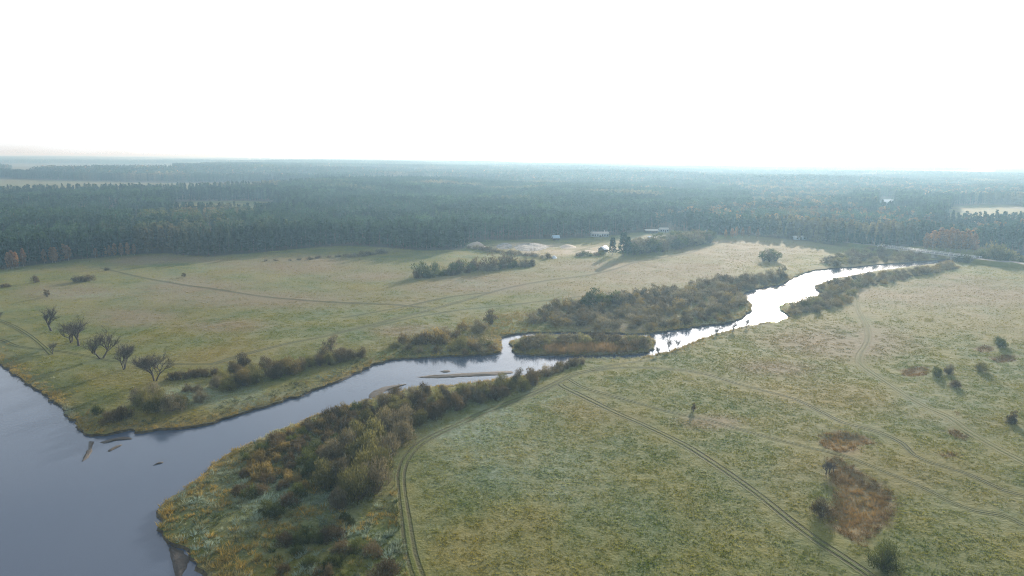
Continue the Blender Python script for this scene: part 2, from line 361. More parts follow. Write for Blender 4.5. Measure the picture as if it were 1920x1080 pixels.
hollow_px = [[(1535,816),(1557,809),(1598,809),(1628,821),(1640,831),(1622,835),(1598,846),(1575,849),(1548,840),(1536,831)],
             [(1548,858),(1569,855),(1613,884),(1646,902),(1675,917),(1684,950),(1670,979),(1646,1000),(1628,1030),(1607,1018),(1569,997),(1545,970),(1558,950),(1561,908),(1550,880)],
             [(1690,695),(1708,687),(1735,686),(1745,695),(1735,704),(1710,706),(1692,703)],
             [(1830,650),(1850,645),(1865,653),(1855,660),(1835,659)], [(1858,672),(1880,664),(1908,668),(1900,677),(1870,680)],
             [(1775,806),(1795,803),(1815,818),(1808,828),(1790,824)], [(1763,850),(1778,846),(1793,852),(1785,862),(1768,860)],
             [(1780,774),(1795,770),(1803,776),(1792,781)]]
HOLLOWS = [UL(h) for h in hollow_px]
tracks_px = {  # name: (points, width, wear, pale)
 'riverside': ([(790,1110),(783,1080),(770,1040),(760,973),(753,920),(752,887),(763,857),(787,833),(827,812),(867,795),(900,778),(947,760),(1017,732),(1050,716),(1073,704),(1103,697),(1140,687),(1173,681),(1230,674)], 2.6, .75, .12),
 'straight': ([(1050,722),(1057,728),(1107,752),(1160,777),(1207,797),(1280,832),(1330,863),(1380,897),(1430,933),(1480,973),(1530,1010),(1580,1043),(1620,1070),(1660,1100)], 2.4, .8, 0),
 'southern': ([(1060,708),(1073,717),(1097,730),(1157,747),(1207,760),(1280,778),(1330,788),(1397,807),(1463,825),(1530,842),(1580,853),(1630,873),(1680,893),(1730,913),(1780,938),(1830,957),(1880,965),(1920,983),(1990,1010)], 1.8, .7, 0),
 'middle': ([(1103,697),(1180,690),(1280,695),(1330,703),(1380,718),(1440,733),(1480,743),(1513,757),(1547,775),(1580,792),(1630,805),(1663,817),(1693,833),(1713,853),(1747,868),(1797,883),(1830,895),(1880,918),(1920,928),(2000,950)], 2.0, .8, 0),
 'eastern': ([(1600,535),(1605,553),(1608,577),(1617,597),(1627,618),(1626,640),(1613,663),(1613,680),(1633,697),(1663,717),(1697,740),(1730,760),(1780,783),(1813,807),(1863,837),(1917,865),(1990,905)], 2.8, .7, .75),
 'western': ([(190,503),(207,507),(267,520),(333,532),(400,542),(467,553),(533,560),(633,567),(740,571),(800,577)], 2.4, .9, 0),
 'diagonal': ([(400,684),(450,669),(493,657),(547,643),(600,632),(640,622),(723,602),(807,580),(873,562),(940,543),(1023,527),(1107,515),(1157,503),(1190,492),(1235,485),(1280,477),(1320,466),(1347,452)], 2.8, .95, .25),
 'upper': ([(640,595),(740,578),(840,557),(923,547)], 2.0, .7, 0),
 'lower': ([(700,612),(790,592),(870,580),(950,572),(1040,562),(1130,552)], 1.8, .6, 0),
 'peninsula': ([(-40,632),(0,637),(33,650),(100,657),(167,668),(213,678),(267,681),(330,684),(400,684)], 1.8, .8, 0),
 'western_bank': ([(-30,590),(17,608),(50,627),(77,647),(95,665)], 1.8, .8, 0),
 'yard': ([(1075,472),(1110,463),(1140,458),(1180,452),(1215,444),(1247,438)], 3.4, .9, 1.0)}
TRACKS = {k: (spline(UL(v[0]), 2.0), *v[1:]) for k, v in tracks_px.items()}
TA = np.vstack([t[0][:-1] for t in TRACKS.values()]); TB = np.vstack([t[0][1:] for t in TRACKS.values()])

def H(P):
    """ground height"""
    P = np.atleast_2d(np.asarray(P, float)); r = np.hypot(P[:, 0], P[:, 1])
    h = (vnoise(P, 1 / 38., 1) - .5) * 0.5 + (vnoise(P, 1 / 14., 2) - .5) * 0.22 * (r < 500)
    hills = (vnoise(P, 1 / 420., 5) * 0.65 + vnoise(P, 1 / 1300., 6) * 0.6) * 20
    h = h + hills * sstep(620, 1500, r) + vnoise(P, 1 / 4200., 8) * 26 * sstep(4000, 14000, r)
    near = r < 700
    if near.any():
        Q = P[near]; d = segdist(Q, SHORE_A, SHORE_B)
        k = h[near]; k = k * sstep(0, 10, d) - 0.55 * np.exp(-d / 3.5)
        for ho in HOLLOWS:
            e = segdist(Q, ho, np.roll(ho, -1, 0)); s = np.where(inpoly(Q, ho), e, -e)
            k = k - 0.9 * sstep(-1.0, 4.0, s)
        h[near] = k
    return h
def H1(x, y): return float(H(np.array([[x, y]]))[0])

# forest: everything beyond this line of tree feet, apart from the clearings
FE = np.array([(-900,545),(-400,522),(-200,513),(0,505),(60,498),(130,488),(230,479),(300,475),(345,479),(390,481),(480,474),(560,466),(640,461),(700,463),(800,470),(868,468),(873,456),(930,451),(1000,449),(1090,446),(1160,441),(1240,430),(1290,433),(1340,442),(1400,441),(1490,449),(1560,460),(1640,465),(1700,462),(1800,467),(1870,468),(1920,470),(2100,478),(2600,495)], float)
CLEAR = [np.array(p, float) for p in ([(1760,432),(1785,391),(1905,389),(1980,432)], [(1638,406),(1648,376),(1674,376),(1682,406)],
         [(300,412),(330,384),(510,382),(540,410)], [(-300,334),(-250,317),(150,313),(385,317),(400,325),(300,331)])]
def forest(P):
    q = PX(P); m = (q[:, 1] < np.interp(q[:, 0], FE[:, 0], FE[:, 1])) & (P[:, 1] > 100)
    for c_ in CLEAR: m &= ~inpoly(q, c_)
    r = np.hypot(P[:, 0], P[:, 1])
    op = (vnoise(P, 1 / 330., 11) * .6 + vnoise(P, 1 / 900., 12) * .5)
    m &= ~((r > 900) & (op > 0.65 + 0.06 * (P[:, 0] < 0) + 0.06 * (r < 1250)))
    return m

def regions(P):
    """brown heath, frost, sand, woodland floor: 0..1 by place"""
    q = PX(P); r = np.hypot(P[:, 0], P[:, 1]); nz = vnoise(P, 1 / 25., 21)
    def blob(cx, cy, rx, ry): return np.clip(1.6 - 1.6 * np.hypot((q[:, 0] - cx) / rx, (q[:, 1] - cy) / ry) + (nz - .5) * .9, 0, 1)
    brown = np.zeros(len(P))
    for b in ((1780,555,260,45),(1560,640,170,40),(1250,510,200,40),(1400,470,180,30),(560,497,230,22),(380,540,150,25),(130,545,130,20),(300,488,220,10),(700,520,120,14),(480,560,330,30),(900,530,260,26),(250,590,160,25),(1180,560,200,25),(420,610,130,22),(1130,600,160,40),(1450,690,120,20),(780,620,90,15),(1340,790,90,20),(900,640,70,20),(1100,500,120,14)):
        brown = np.maximum(brown, 0.9 * blob(*b))
    for ho in HOLLOWS: brown = np.maximum(brown, inpoly(P, ho) * .85)
    d = segdist(P, SHORE_A, SHORE_B) if len(P) < 200000 else np.full(len(P), 99.)
    brown = np.maximum(brown, 0.6 * np.exp(-d / 3.0) * (nz > .3))
    frost = 0.22 + 0.25 * (vnoise(P, 1 / 60., 22) - .3)
    for b, s in (((520,960,260,150),.95),((880,790,150,60),.9),((420,745,240,40),.9),((1000,900,300,140),.6),((720,690,60,25),.8),((1050,610,120,22),.5),((1000,740,120,30),.7),((1760,760,120,60),.5),((880,530,170,14),.5),((150,550,120,10),.7),((480,530,110,16),.55),((940,480,180,6),.6)):
        frost = np.maximum(frost, s * blob(*b))
    frost = frost * (1 - sstep(350, 900, r) * .7)
    for ho in HOLLOWS: frost = frost * (1 - inpoly(P, ho))
    sand = np.zeros(len(P))
    for b in ((1130,468,90,9),(1060,472,120,9),(980,462,100,10),(1200,456,70,8),(1250,447,60,8)): sand = np.maximum(sand, blob(*b))
    wood = np.maximum(forest(P).astype(float), .7 * sstep(800, 2200, r))
    return dict(brown=np.clip(brown, 0, 1), frost=np.clip(frost, 0, 1), sand=np.clip(sand, 0, 1), wood=wood)

# ================================================================== GROUND
def ring(r0, r1, step, a0=-58, a1=58, seed=0):
    g = np.random.default_rng(seed); out = []; r = r0
    while r < r1:
        n = max(3, int(r * R(a1 - a0) / step)); a = np.radians(np.linspace(a0, a1, n)) + g.normal(0, .22 * step / max(r, 1), n)
        rr = r + g.normal(0, .22 * step, n)
        out.append(np.column_stack([np.sin(a) * rr, np.cos(a) * rr])); r += step * .87
    return np.vstack(out)
pts = np.vstack([ring(60, 300, 2.6, seed=1), ring(300, 480, 4.5, seed=2), ring(485, 800, 9, seed=3), ring(810, 1600, 28, seed=4), ring(1640, 5000, 110, seed=5), ring(5200, 30000, 700, seed=6),
                 ring(10, 58, 8, -180, 180, seed=7), ring(60, 520, 22, 59, 301, seed=8)])
keep = ~inpoly(pts, river); keep |= inpoly(pts, island)
pts = pts[keep]; pts = pts[segdist(pts, SHORE_A, SHORE_B) > 0.9]
nr, ni = len(river), len(island)
allp = np.vstack([river, island, pts, np.array([(-30500, -1500), (30500, -1500), (30500, 30500), (-30500, 30500)])])
edges = [(i, (i + 1) % nr) for i in range(nr)] + [(nr + i, nr + (i + 1) % ni) for i in range(ni)]
res = delaunay_2d_cdt([Vector(p) for p in allp], edges, [], 0, 1e-4)
GV = np.array([(v.x, v.y) for v in res[0]]); GF = np.array([f for f in res[2] if len(f) == 3])
cen = GV[GF].mean(1); GF = GF[~in_water(cen)]
# counter-clockwise
a, b, c_ = GV[GF[:, 0]], GV[GF[:, 1]], GV[GF[:, 2]]
flip = ((b - a)[:, 0] * (c_ - a)[:, 1] - (b - a)[:, 1] * (c_ - a)[:, 0]) < 0
GF[flip] = GF[flip][:, ::-1]
gz = H(GV)
ground = add_obj('ground', make_mesh('ground', np.column_stack([GV, gz]), [GF], m_ground, regions(GV), smooth=True))
tag(ground, 'frosty green and straw coloured meadow plain reaching the horizon', 'meadow', kind='structure')

def bank(poly, name, label, sign):
    n = len(poly); t = np.roll(poly, -1, 0) - np.roll(poly, 1, 0); t /= np.linalg.norm(t, axis=1)[:, None] + 1e-9
    nrm = np.column_stack([-t[:, 1], t[:, 0]])
    area = 0.5 * np.sum(poly[:, 0] * np.roll(poly[:, 1], -1) - np.roll(poly[:, 0], -1) * poly[:, 1])
    inw = nrm * (1 if area > 0 else -1) * sign           # towards the water
    g = np.random.default_rng(5); hz = H(poly)
    rows = [np.column_stack([poly, hz])]
    for off, z in ((0.10, -0.8), (0.3, -1.05), (0.75, -1.9)):
        rows.append(np.column_stack([poly + inw * (off + g.normal(0, .12, n)[:, None]), np.full(n, z) + g.normal(0, .06, n)]))
    V = np.vstack(rows); q = []
    for r_ in range(3):
        i = np.arange(n); j = (i + 1) % n
        q.append(np.column_stack([r_ * n + i, r_ * n + j, (r_ + 1) * n + j, (r_ + 1) * n + i]))
    o = add_obj(name, make_mesh(name, V, [np.vstack(q)], m_bank)); tag(o, label, 'river bank', kind='structure')
bank(river, 'river_bank', 'dark earthy river bank dropping to the water', 1)
bank(island, 'island_bank', 'dark earthy edge of the small reed island', -1)

wp = np.array([(-700, -200), (900, -200), (900, 900), (-700, 900)], float)
water = add_obj('river', make_mesh('river', np.column_stack([wp, np.full(4, WATER_Z)]), [np.array([(0, 1, 2, 3)])], m_water))
tag(water, 'calm river winding through the meadows and shining under the sun', 'river', kind='structure')
def far_water(px, label):
    P_ = spline(UL(px + px[:1]), 25); z = H(P_).max() + .35; c0 = P_.mean(0)
    V = np.vstack([np.column_stack([P_[:-1], np.full(len(P_) - 1, z)]), [[c0[0], c0[1], z]]]); n = len(P_) - 1
    f = np.array([(i, (i + 1) % n, n) for i in range(n)])
    tag(add_obj('distant_river', make_mesh('distant_river', V, [f], m_water)), label, 'river', kind='structure')
far_water([(318,319.5),(345,318.6),(366,320.5),(372,323.5),(360,325),(356,322),(335,320.8)], 'distant bright bend of river beyond the forest at left')

bars = [[(165,828),(175,828),(174,838),(173,846),(165,858),(155,866),(160,850),(167,838)], [(190,829),(200,825),(217,822),(232,819),(245,821),(246,824),(228,825),(210,828),(195,832)],
        [(202,845),(212,838),(226,834),(229,836),(216,841),(205,847)], [(315,1023),(327,1028),(350,1042),(352,1057),(345,1073),(333,1086),(326,1070),(320,1047)],
        [(690,747),(695,737),(713,728),(740,722),(762,720),(742,727),(720,735),(711,744)], [(780,707),(805,704),(827,702.5),(853,701),(905,698),(953,696),(960,699),(940,703),(873,706.5),(815,709)],
        [(290,872),(297,868),(305,867),(300,870)], [(826,697),(833,694.5),(844,695),(843,697.5),(833,698.5)]]
bar_lab = ['dark slanting mud bar off the tip of the left peninsula', 'thin curved mud bar close under the peninsula tip', 'small broken mud bar in open water below the peninsula', 'brown mud bar at the bottom edge beside the near bank',
           'curved brown mud bar against the willow thicket bank', 'long low mud bar in mid river beside the willows', 'tiny dark snag of mud alone in the wide river', 'small dark mud islet above the long bar']
for bp, lb in zip(bars, bar_lab):
    Q = spline(UL(bp + bp[:1], WATER_Z), 0.8)[:-1]; n = len(Q); c0 = Q.mean(0); g = np.random.default_rng(n)
    Q = Q + g.normal(0, .12, Q.shape)
    rows = [np.column_stack([c0 + (Q - c0) * s, np.full(n, WATER_Z + z) + g.normal(0, .02, n)]) for s, z in ((1.12, -.15), (1.0, .04), (.75, .14), (.4, .2))]
    V = np.vstack(rows + [[[c0[0], c0[1], WATER_Z + .22]]]); q = [np.array([(r_ * n + i, r_ * n + (i + 1) % n, (r_ + 1) * n + (i + 1) % n, (r_ + 1) * n + i) for i in range(n)]) for r_ in range(3)]
    t3 = np.array([(3 * n + i, 3 * n + (i + 1) % n, 4 * n) for i in range(n)])
    tag(add_obj('mud_bar', make_mesh('mud_bar', V, [np.vstack(q), t3], m_sandbar, smooth=True)), lb, 'mud bar', kind='structure')

track_lab = {'riverside': 'grassy two rut track curving beside the willow thicket', 'straight': 'dark straight rutted track running to the bottom right corner', 'southern': 'thin dark track passing between the two brown hollows',
 'middle': 'dark rutted track crossing the right meadow above the hollows', 'eastern': 'pale winding track from the river bend across the right meadow', 'western': 'thin dark track across the left meadow',
 'diagonal': 'long diagonal track crossing the far meadow to the clearing', 'upper': 'faint track just above the long diagonal track', 'lower': 'faint track just below the long diagonal track',
 'peninsula': 'narrow path between the bare trees on the peninsula', 'western_bank': 'short worn path at the left edge by the bare tree', 'yard': 'pale sandy road across the farm clearing'}
for k, (L, w, wear, pale) in TRACKS.items():
    t = np.gradient(L, axis=0); t /= np.linalg.norm(t, axis=1)[:, None]; nrm = np.column_stack([-t[:, 1], t[:, 0]])
    ac = np.linspace(-1, 1, 7); n = len(L); V = []; W = w * (1 + .5 * (vnoise(L, .06, 3) - .5))
    for a_ in ac:
        p = L + nrm * (a_ * W * .45)[:, None]; V.append(np.column_stack([p, H(p) + (.05 + .05 * (np.hypot(p[:, 0], p[:, 1]) > 280) - .02 * (abs(a_) > .9))]))
    V = np.vstack(V); q = np.vstack([np.column_stack([j * n + np.arange(n - 1), (j + 1) * n + np.arange(n - 1), (j + 1) * n + np.arange(1, n), j * n + np.arange(1, n)]) for j in range(6)])
    at = regions(V[:, :2]); at.update(across=np.repeat(ac, n), wear=np.full(7 * n, wear), pale=np.full(7 * n, pale))
    me = make_mesh('track', V, [q[:, ::-1]], m_track, at, smooth=True)
    tag(add_obj('track', me), track_lab[k], 'track', 'tracks across the meadows', 'structure')

# ================================================================== PLANT MODELS
def bush_meshes(seed, h, w, nstem, nleaf, ll, lw, fmat, smat=None, nclump=16, low=0.0, turned=0.0, flat=1.0):
    """shrub: a fan of curved stems and a crown of leaf / twig sprays in uneven clumps"""
    g = np.random.default_rng(seed); mb = MB()
    cl = []                                              # clump centres on an uneven dome
    for i in range(nclump):
        az = g.random() * 2 * math.pi; el = math.asin(low + (1 - low) * g.random()); k = 0.55 + .42 * g.random()
        cl.append((math.cos(az) * math.cos(el) * w / 2 * k, math.sin(az) * math.cos(el) * w / 2 * k, h * (.10 + .84 * math.sin(el) * k * (0.85 + .3 * g.random()))))
    cl = np.array(cl)
    for i in range(nstem):
        tip = cl[i % nclump] + g.normal(0, .08 * w, 3); tip[2] = max(tip[2], .3 * h)
        b0 = np.array((g.normal(0, .05 * w), g.normal(0, .05 * w), -.15)); mid = (b0 + tip) / 2; mid[:2] *= .72; mid[2] += .06 * h
        t = np.linspace(0, 1, 5)[:, None]; c3 = (1 - t) ** 2 * b0 + 2 * t * (1 - t) * mid + t ** 2 * tip
        mb.tube(c3, np.linspace(.012, .004, 5) * h, 3)
    stems = mb.mesh('stems', smat or m_stem)
    ci = g.integers(0, nclump, nleaf); rad = (.20 + .14 * g.random(nclump)) * min(w, h * 1.2)
    off = g.normal(size=(nleaf, 3)); off /= np.linalg.norm(off, axis=1)[:, None]; off *= (g.random(nleaf) ** .45)[:, None]
    C = cl[ci] + off * rad[ci][:, None] * np.array((1, 1, 1.15)) * flat
    C[:, 2] = np.abs(C[:, 2]) + .03 * h
    D = C - np.array((0, 0, -.25 * h)); D /= np.linalg.norm(D, axis=1)[:, None]; D = D + g.normal(0, .34, D.shape); D[:, 2] += .45
    sz = .65 + .7 * g.random(nleaf)
    V, q = leaf_quads(C, D, ll * sz, lw * sz, g)
    tint = np.clip(g.random(nclump)[ci] * .7 + g.random(nleaf) * .45 - .05, 0, 1)
    fol = make_mesh('foliage', V, [q], fmat, dict(tint=np.repeat(tint, 4)))
    return stems, fol
def retint(me, mat):
    m2 = me.copy(); m2.materials.clear(); m2.materials.append(mat); return m2
FOL = dict(olive=m_olive, ochre=m_ochre, brown=m_brown, grey=m_grey, green=m_green, rust=m_rust)
# detail levels: near willows, mid bushes, low shrubs, far bushes -- unit models scaled when placed
MODELS = {}
def family(key, n, **kw):
    base = [bush_meshes(100 + 31 * i + len(key), fmat=m_olive, **kw) for i in range(n)]
    for col, mt in FOL.items(): MODELS[key, col] = [(s, f if col == 'olive' else retint(f, mt)) for s, f in base]
family('near', 4, h=1.0, w=.82, nstem=30, nleaf=3000, ll=.095, lw=.016, nclump=26)
family('shrub', 4, h=1.0, w=1.5, nstem=18, nleaf=1300, ll=.20, lw=.034, nclump=14)
family('mid', 4, h=1.0, w=1.05, nstem=14, nleaf=760, ll=.17, lw=.036, nclump=15)
family('tall', 3, h=1.0, w=.42, nstem=16, nleaf=620, ll=.085, lw=.026, nclump=16, low=.05)

def place(name, root_label, cat, stems, fol, x, y, h, rz, group=None, wid=1.0, stem_name='stems', fol_name='foliage', z=None):
    o = bpy.data.objects.new(name, None); COL.objects.link(o); o.empty_display_size = .5
    o.location = (x, y, (H1(x, y) if z is None else z) - .05); o.rotation_euler = (0, 0, rz); o.scale = (h * wid, h * wid, h)
    tag(o, root_label, cat, group)
    for nm, me in ((stem_name, stems), (fol_name, fol)):
        c_ = bpy.data.objects.new(nm, me); COL.objects.link(c_); c_.parent = o
    return o
def bushes(P, hs, lod, cols, label, group, name='willow_bush', cat='bush', seed=0, wid=(.9, 1.25)):
    g = np.random.default_rng(seed); Z = H(P) if len(P) else []
    Q = PX(P) if len(P) else []
    if len(P) > 13:
        cut = np.quantile(Q[:, 0], (1 / 3, 2 / 3)); bend = np.polyval(np.polyfit(Q[:, 0], Q[:, 1], 2), Q[:, 0])
        zone = [', %s %s part' % ('far' if b_ < c0 else 'near', ('left', 'middle', 'right')[int(np.searchsorted(cut, a_))]) for (a_, b_), c0 in zip(Q, bend)]
    else: zone = [''] * len(P)
    for (x, y), h, z, zn in zip(P, hs, Z, zone):
        c_ = cols[g.integers(len(cols))]; s, f = MODELS[lod, c_][g.integers(len(MODELS[lod, c_]))]
        place(name, label + zn, cat, s, f, x, y, h, g.random() * 6.28, group, wid[0] + g.random() * (wid[1] - wid[0]), z=z)
def fill(px, r, hmin, hmax, lod, cols, label, group, seed=0, clear_water=1.0, **kw):
    P_ = poisson(UL(px), r, seed=seed)
    P_ = P_[~in_water(P_)]
    if len(P_): P_ = P_[segdist(P_, SHORE_A, SHORE_B) > clear_water]
    g = np.random.default_rng(seed + 1); bushes(P_, hmin + (hmax - hmin) * g.random(len(P_)) ** 1.2, lod, cols, label, group, seed=seed, **kw)
def listed(rows, lod, cols, label, group, seed=0, **kw):
    P_ = UL([(a, b) for a, b, _ in rows]); bushes(P_, [c_ for _, _, c_ in rows], lod, cols, label, group, seed=seed, **kw)
def solo(px, py, h, lod, col, label, name='bush', cat='bush', seed=0, wid=1.0):
    P_ = UL([(px, py)])[0]; s, f = MODELS[lod, col][seed % len(MODELS[lod, col])]
    return place(name, label, cat, s, f, P_[0], P_[1], h, seed * 1.7, None, wid)

# ---- near bank thicket
listed([(605,915,5.3),(707,920,6.2),(673,937,6.0),(643,905,5.4),(667,873,5.6),(693,863,6.2),(730,862,5.6),(703,837,6.0),(727,817,6.4),(670,832,5.6),(647,852,5.6),(623,868,5.2),(753,830,5.4),(760,807,5.6),(690,900,6.2),(655,925,5.4),(722,890,5.6)],
       'near', ['olive', 'olive', 'grey'], 'tall grey green willow at the wide end of the near thicket', 'tall willows at the wide end of the near thicket', 11)
solo(635, 955, 4.4, 'near', 'grey', 'slim grey willow standing foremost at the foot of the near thicket', 'willow_bush', seed=2, wid=.8)
fill([(676,774),(705,760),(740,753),(800,743),(870,735),(950,725),(1000,715),(1000,726),(950,744),(890,762),(830,782),(790,800),(755,818),(715,815),(690,800)], 2.8, 2.7, 4.6, 'near', ['olive', 'brown', 'olive', 'grey', 'brown'],
     'olive brown willow in the dense belt along the near river bank', 'willows of the dense belt on the near bank', 21)
fill([(985,706),(1035,692),(1080,676),(1092,682),(1050,697),(1000,718)], 2.2, 1.5, 2.6, 'mid', ['brown', 'ochre', 'grey'], 'low brown bush in the thin tail of the near thicket', 'bushes at the thin tail of the near thicket', 23)
fill([(462,862),(520,824),(570,800),(620,782),(668,770),(690,800),(660,830),(630,850),(600,890),(570,915),(520,918),(450,905)], 2.6, 1.3, 2.7, 'shrub', ['brown', 'brown', 'ochre', 'green'],
     'low rusty brown shrub between the near willows and the river', 'rusty shrubs between the near willows and the river', 25, name='low_shrub', cat='shrub', clear_water=4.5)
listed([(467,932,2.1),(452,925,1.7),(517,968,2.4),(500,958,1.8),(540,948,2.2),(560,930,2.2),(488,925,1.8)], 'shrub', ['green', 'brown', 'green'], 'dark green brown shrub on the frosty ground left of the willows', 'dark shrubs left of the tall near willows', 27, name='low_shrub', cat='shrub')
listed([(530,1022,1.9),(560,1018,1.7),(590,1020,2.0),(625,1016,2.5),(640,1037,1.8),(560,1042,1.5),(585,1062,1.6),(620,1065,1.9),(670,1032,1.8),(605,1083,1.8),(530,1077,1.4),(645,978,1.3),(657,986,1.2),(700,1040,1.9)],
       'shrub', ['brown', 'green', 'brown'], 'dark low shrub on the frosty ground near the bottom edge', 'dark shrubs near the bottom edge', 29, name='low_shrub', cat='shrub')
solo(722, 1090, 3.4, 'near', 'brown', 'large dark brown bush cut by the bottom edge beside the track', seed=1, wid=1.5)

# ---- left bank
listed([(258,757,4.0),(273,766,4.6),(297,771,5.2),(322,772,4.4),(340,766,3.6),(285,752,4.4)], 'near', ['olive', 'grey', 'olive'], 'rounded grey green willow in the clump near the peninsula tip', 'willow clump near the peninsula tip', 31, wid=(1.1, 1.4))
listed([(205,790,2.4),(231,783,2.6),(218,787,2.2)], 'shrub', ['brown'], 'dark brown shrub between the peninsula tip and the willow clump', 'dark shrubs by the peninsula tip', 33, name='low_shrub', cat='shrub')
solo(182, 775, 2.0, 'shrub', 'green', 'small green shrub nearest the tip of the peninsula', seed=1)
solo(377, 754, 3.0, 'near', 'grey', 'grey twiggy bush just right of the peninsula willow clump', seed=3, wid=1.3)
listed([(322,712,2.0),(340,712,2.2),(358,709,2.2),(375,707,2.4),(392,704,2.4),(352,735,1.8),(370,735,1.6)], 'shrub', ['brown'], 'low dark reddish shrub behind the peninsula willow clump', 'reddish shrubs behind the peninsula willows', 35, name='low_shrub', cat='shrub')
listed([(407,727,3.6),(430,733,4.4),(418,720,3.8),(447,727,4.0),(483,718,4.2),(470,709,4.0),(513,708,4.6),(527,702,4.2),(497,690,3.6),(457,690,4.4),(440,700,3.6),(562,694,3.8),(580,688,3.8),(600,686,3.6),(617,684,4.2),(633,678,4.0),(655,673,3.8),(678,669,3.4),(640,668,3.4),(610,672,3.8)],
       'near', ['grey', 'brown', 'brown', 'olive'], 'dark grey brown bush in the row along the left bank', 'bush row along the left bank', 37, name='bank_bush', wid=(1.1, 1.45))
solo(460, 724, 4.8, 'near', 'ochre', 'smaller yellowish round bush in the left bank row', seed=0, wid=1.25)
solo(543, 701, 5.4, 'near', 'ochre', 'large golden round bush in the left bank row', seed=2, wid=1.4)
solo(620, 658, 6.4, 'tall', 'grey', 'tall pale leafless shrub rising behind the left bank row', seed=1, wid=1.5)
listed([(755,641,3),(775,643,3.6),(800,646,4.4),(815,641,4.8),(835,646,4.2),(850,633,3),(880,649,3),(895,656,2.8),(910,646,3),(835,629,3),(870,619,3.6),(785,660,2),(820,659,2),(870,662,2),(925,656,2.4),(765,655,2.2),(845,657,2.2),(905,660,2),(740,652,2.2)],
       'mid', ['grey', 'ochre', 'olive', 'brown'], 'rounded bush on the left bank just before the island', 'bushes on the left bank before the island', 39, name='bank_bush', wid=(1.2, 1.7))
solo(861, 654, 4.4, 'near', 'olive', 'yellow green round bush on the bank left of the island', seed=1, wid=1.4)
solo(898, 622, 4.6, 'near', 'grey', 'round dark grey bush behind the channel left of the island', seed=3, wid=1.5)
solo(922, 607, 6.6, 'tall', 'grey', 'tall pointed grey bush behind the channel left of the island', seed=0, wid=2.0)

# ---- island, thicket behind it, far banks
fill([(966,650),(985,639),(1010,635),(1100,634),(1205,637),(1224,645),(1205,655),(1120,648),(1010,652),(985,660)], 2.7, 1.6, 3.2, 'mid', ['grey', 'olive', 'brown'], 'low grey bush on the small reed island', 'bushes on the reed island', 41, name='island_bush', wid=(1.2, 1.6))
fill([(985,600),(1010,586),(1060,571),(1110,562),(1160,556),(1230,549),(1300,545),(1370,546),(1398,560),(1406,580),(1390,594),(1340,605),(1280,612),(1230,618),(1150,619),(1060,613),(1000,606)], 4.4, 1.8, 4.0, 'mid', ['grey', 'grey', 'grey', 'brown', 'ochre'],
     'grey leafless willow in the wide thicket behind the island', 'willows of the wide thicket behind the island', 43, name='grey_willow', wid=(1.3, 1.8))
listed([(1113,572,8.0),(1128,573,6.4),(1098,577,6),(1152,571,7.0),(1163,573,6.4),(1178,568,6.2),(1043,577,5.0),(1228,561,7.4)], 'tall', ['grey', 'green'], 'tall slim bush standing above the thicket behind the island', 'tall bushes above the thicket behind the island', 45, wid=(1.6, 2.3))
fill([(1285,537),(1330,526),(1400,520),(1450,515),(1473,521),(1440,534),(1392,545)], 5.0, 2.2, 4.2, 'mid', ['grey', 'brown'], 'grey bush scattered between the thicket and the shining bend', 'scattered bushes left of the shining bend', 47, wid=(1.3, 1.8))
solo(1465, 523, 9.0, 'tall', 'grey', 'tall thin leafless shrub left of the shining bend', seed=2, wid=1.3)
listed([(1432,489,7),(1443,490,8.5),(1454,489,7.5),(1447,485,7)], 'tall', ['green', 'grey'], 'dark upright bush in the lone clump on the far meadow', 'lone dark clump on the far meadow', 49, wid=(1.8, 2.4))
fill([(1466,580),(1500,573),(1536,560),(1552,549),(1536,540),(1560,529),(1620,520),(1700,509),(1780,498),(1797,504),(1750,512),(1690,526),(1620,539),(1600,551),(1590,570),(1550,582),(1500,592)], 4.0, 1.7, 3.6, 'mid', ['grey', 'grey', 'brown', 'ochre', 'olive'],
     'grey brown bush in the thicket right of the shining bend', 'thicket on the right bank of the shining bend', 51, name='thicket_bush', wid=(1.3, 1.7))
fill([(1540,492),(1600,472),(1650,470),(1730,482),(1740,486),(1640,492),(1560,498)], 6.0, 2.4, 4.4, 'mid', ['brown', 'grey', 'olive'], 'brown bush on the wet ground left of the bridge', 'bushes on the wet ground left of the bridge', 53, wid=(1.4, 1.9))
listed([(1850,488,9.5),(1862,490,10.5),(1872,489,10),(1882,490,9),(1893,492,7),(1842,489,7),(1905,494,6),(1918,497,6),(1800,490,5),(1815,492,4.5)], 'mid', ['green', 'green', 'olive'], 'dark green round tree in the clump at the right end of the bridge', 'dark tree clump at the bridge end', 55, name='broadleaf_tree', cat='tree', wid=(1.0, 1.3))
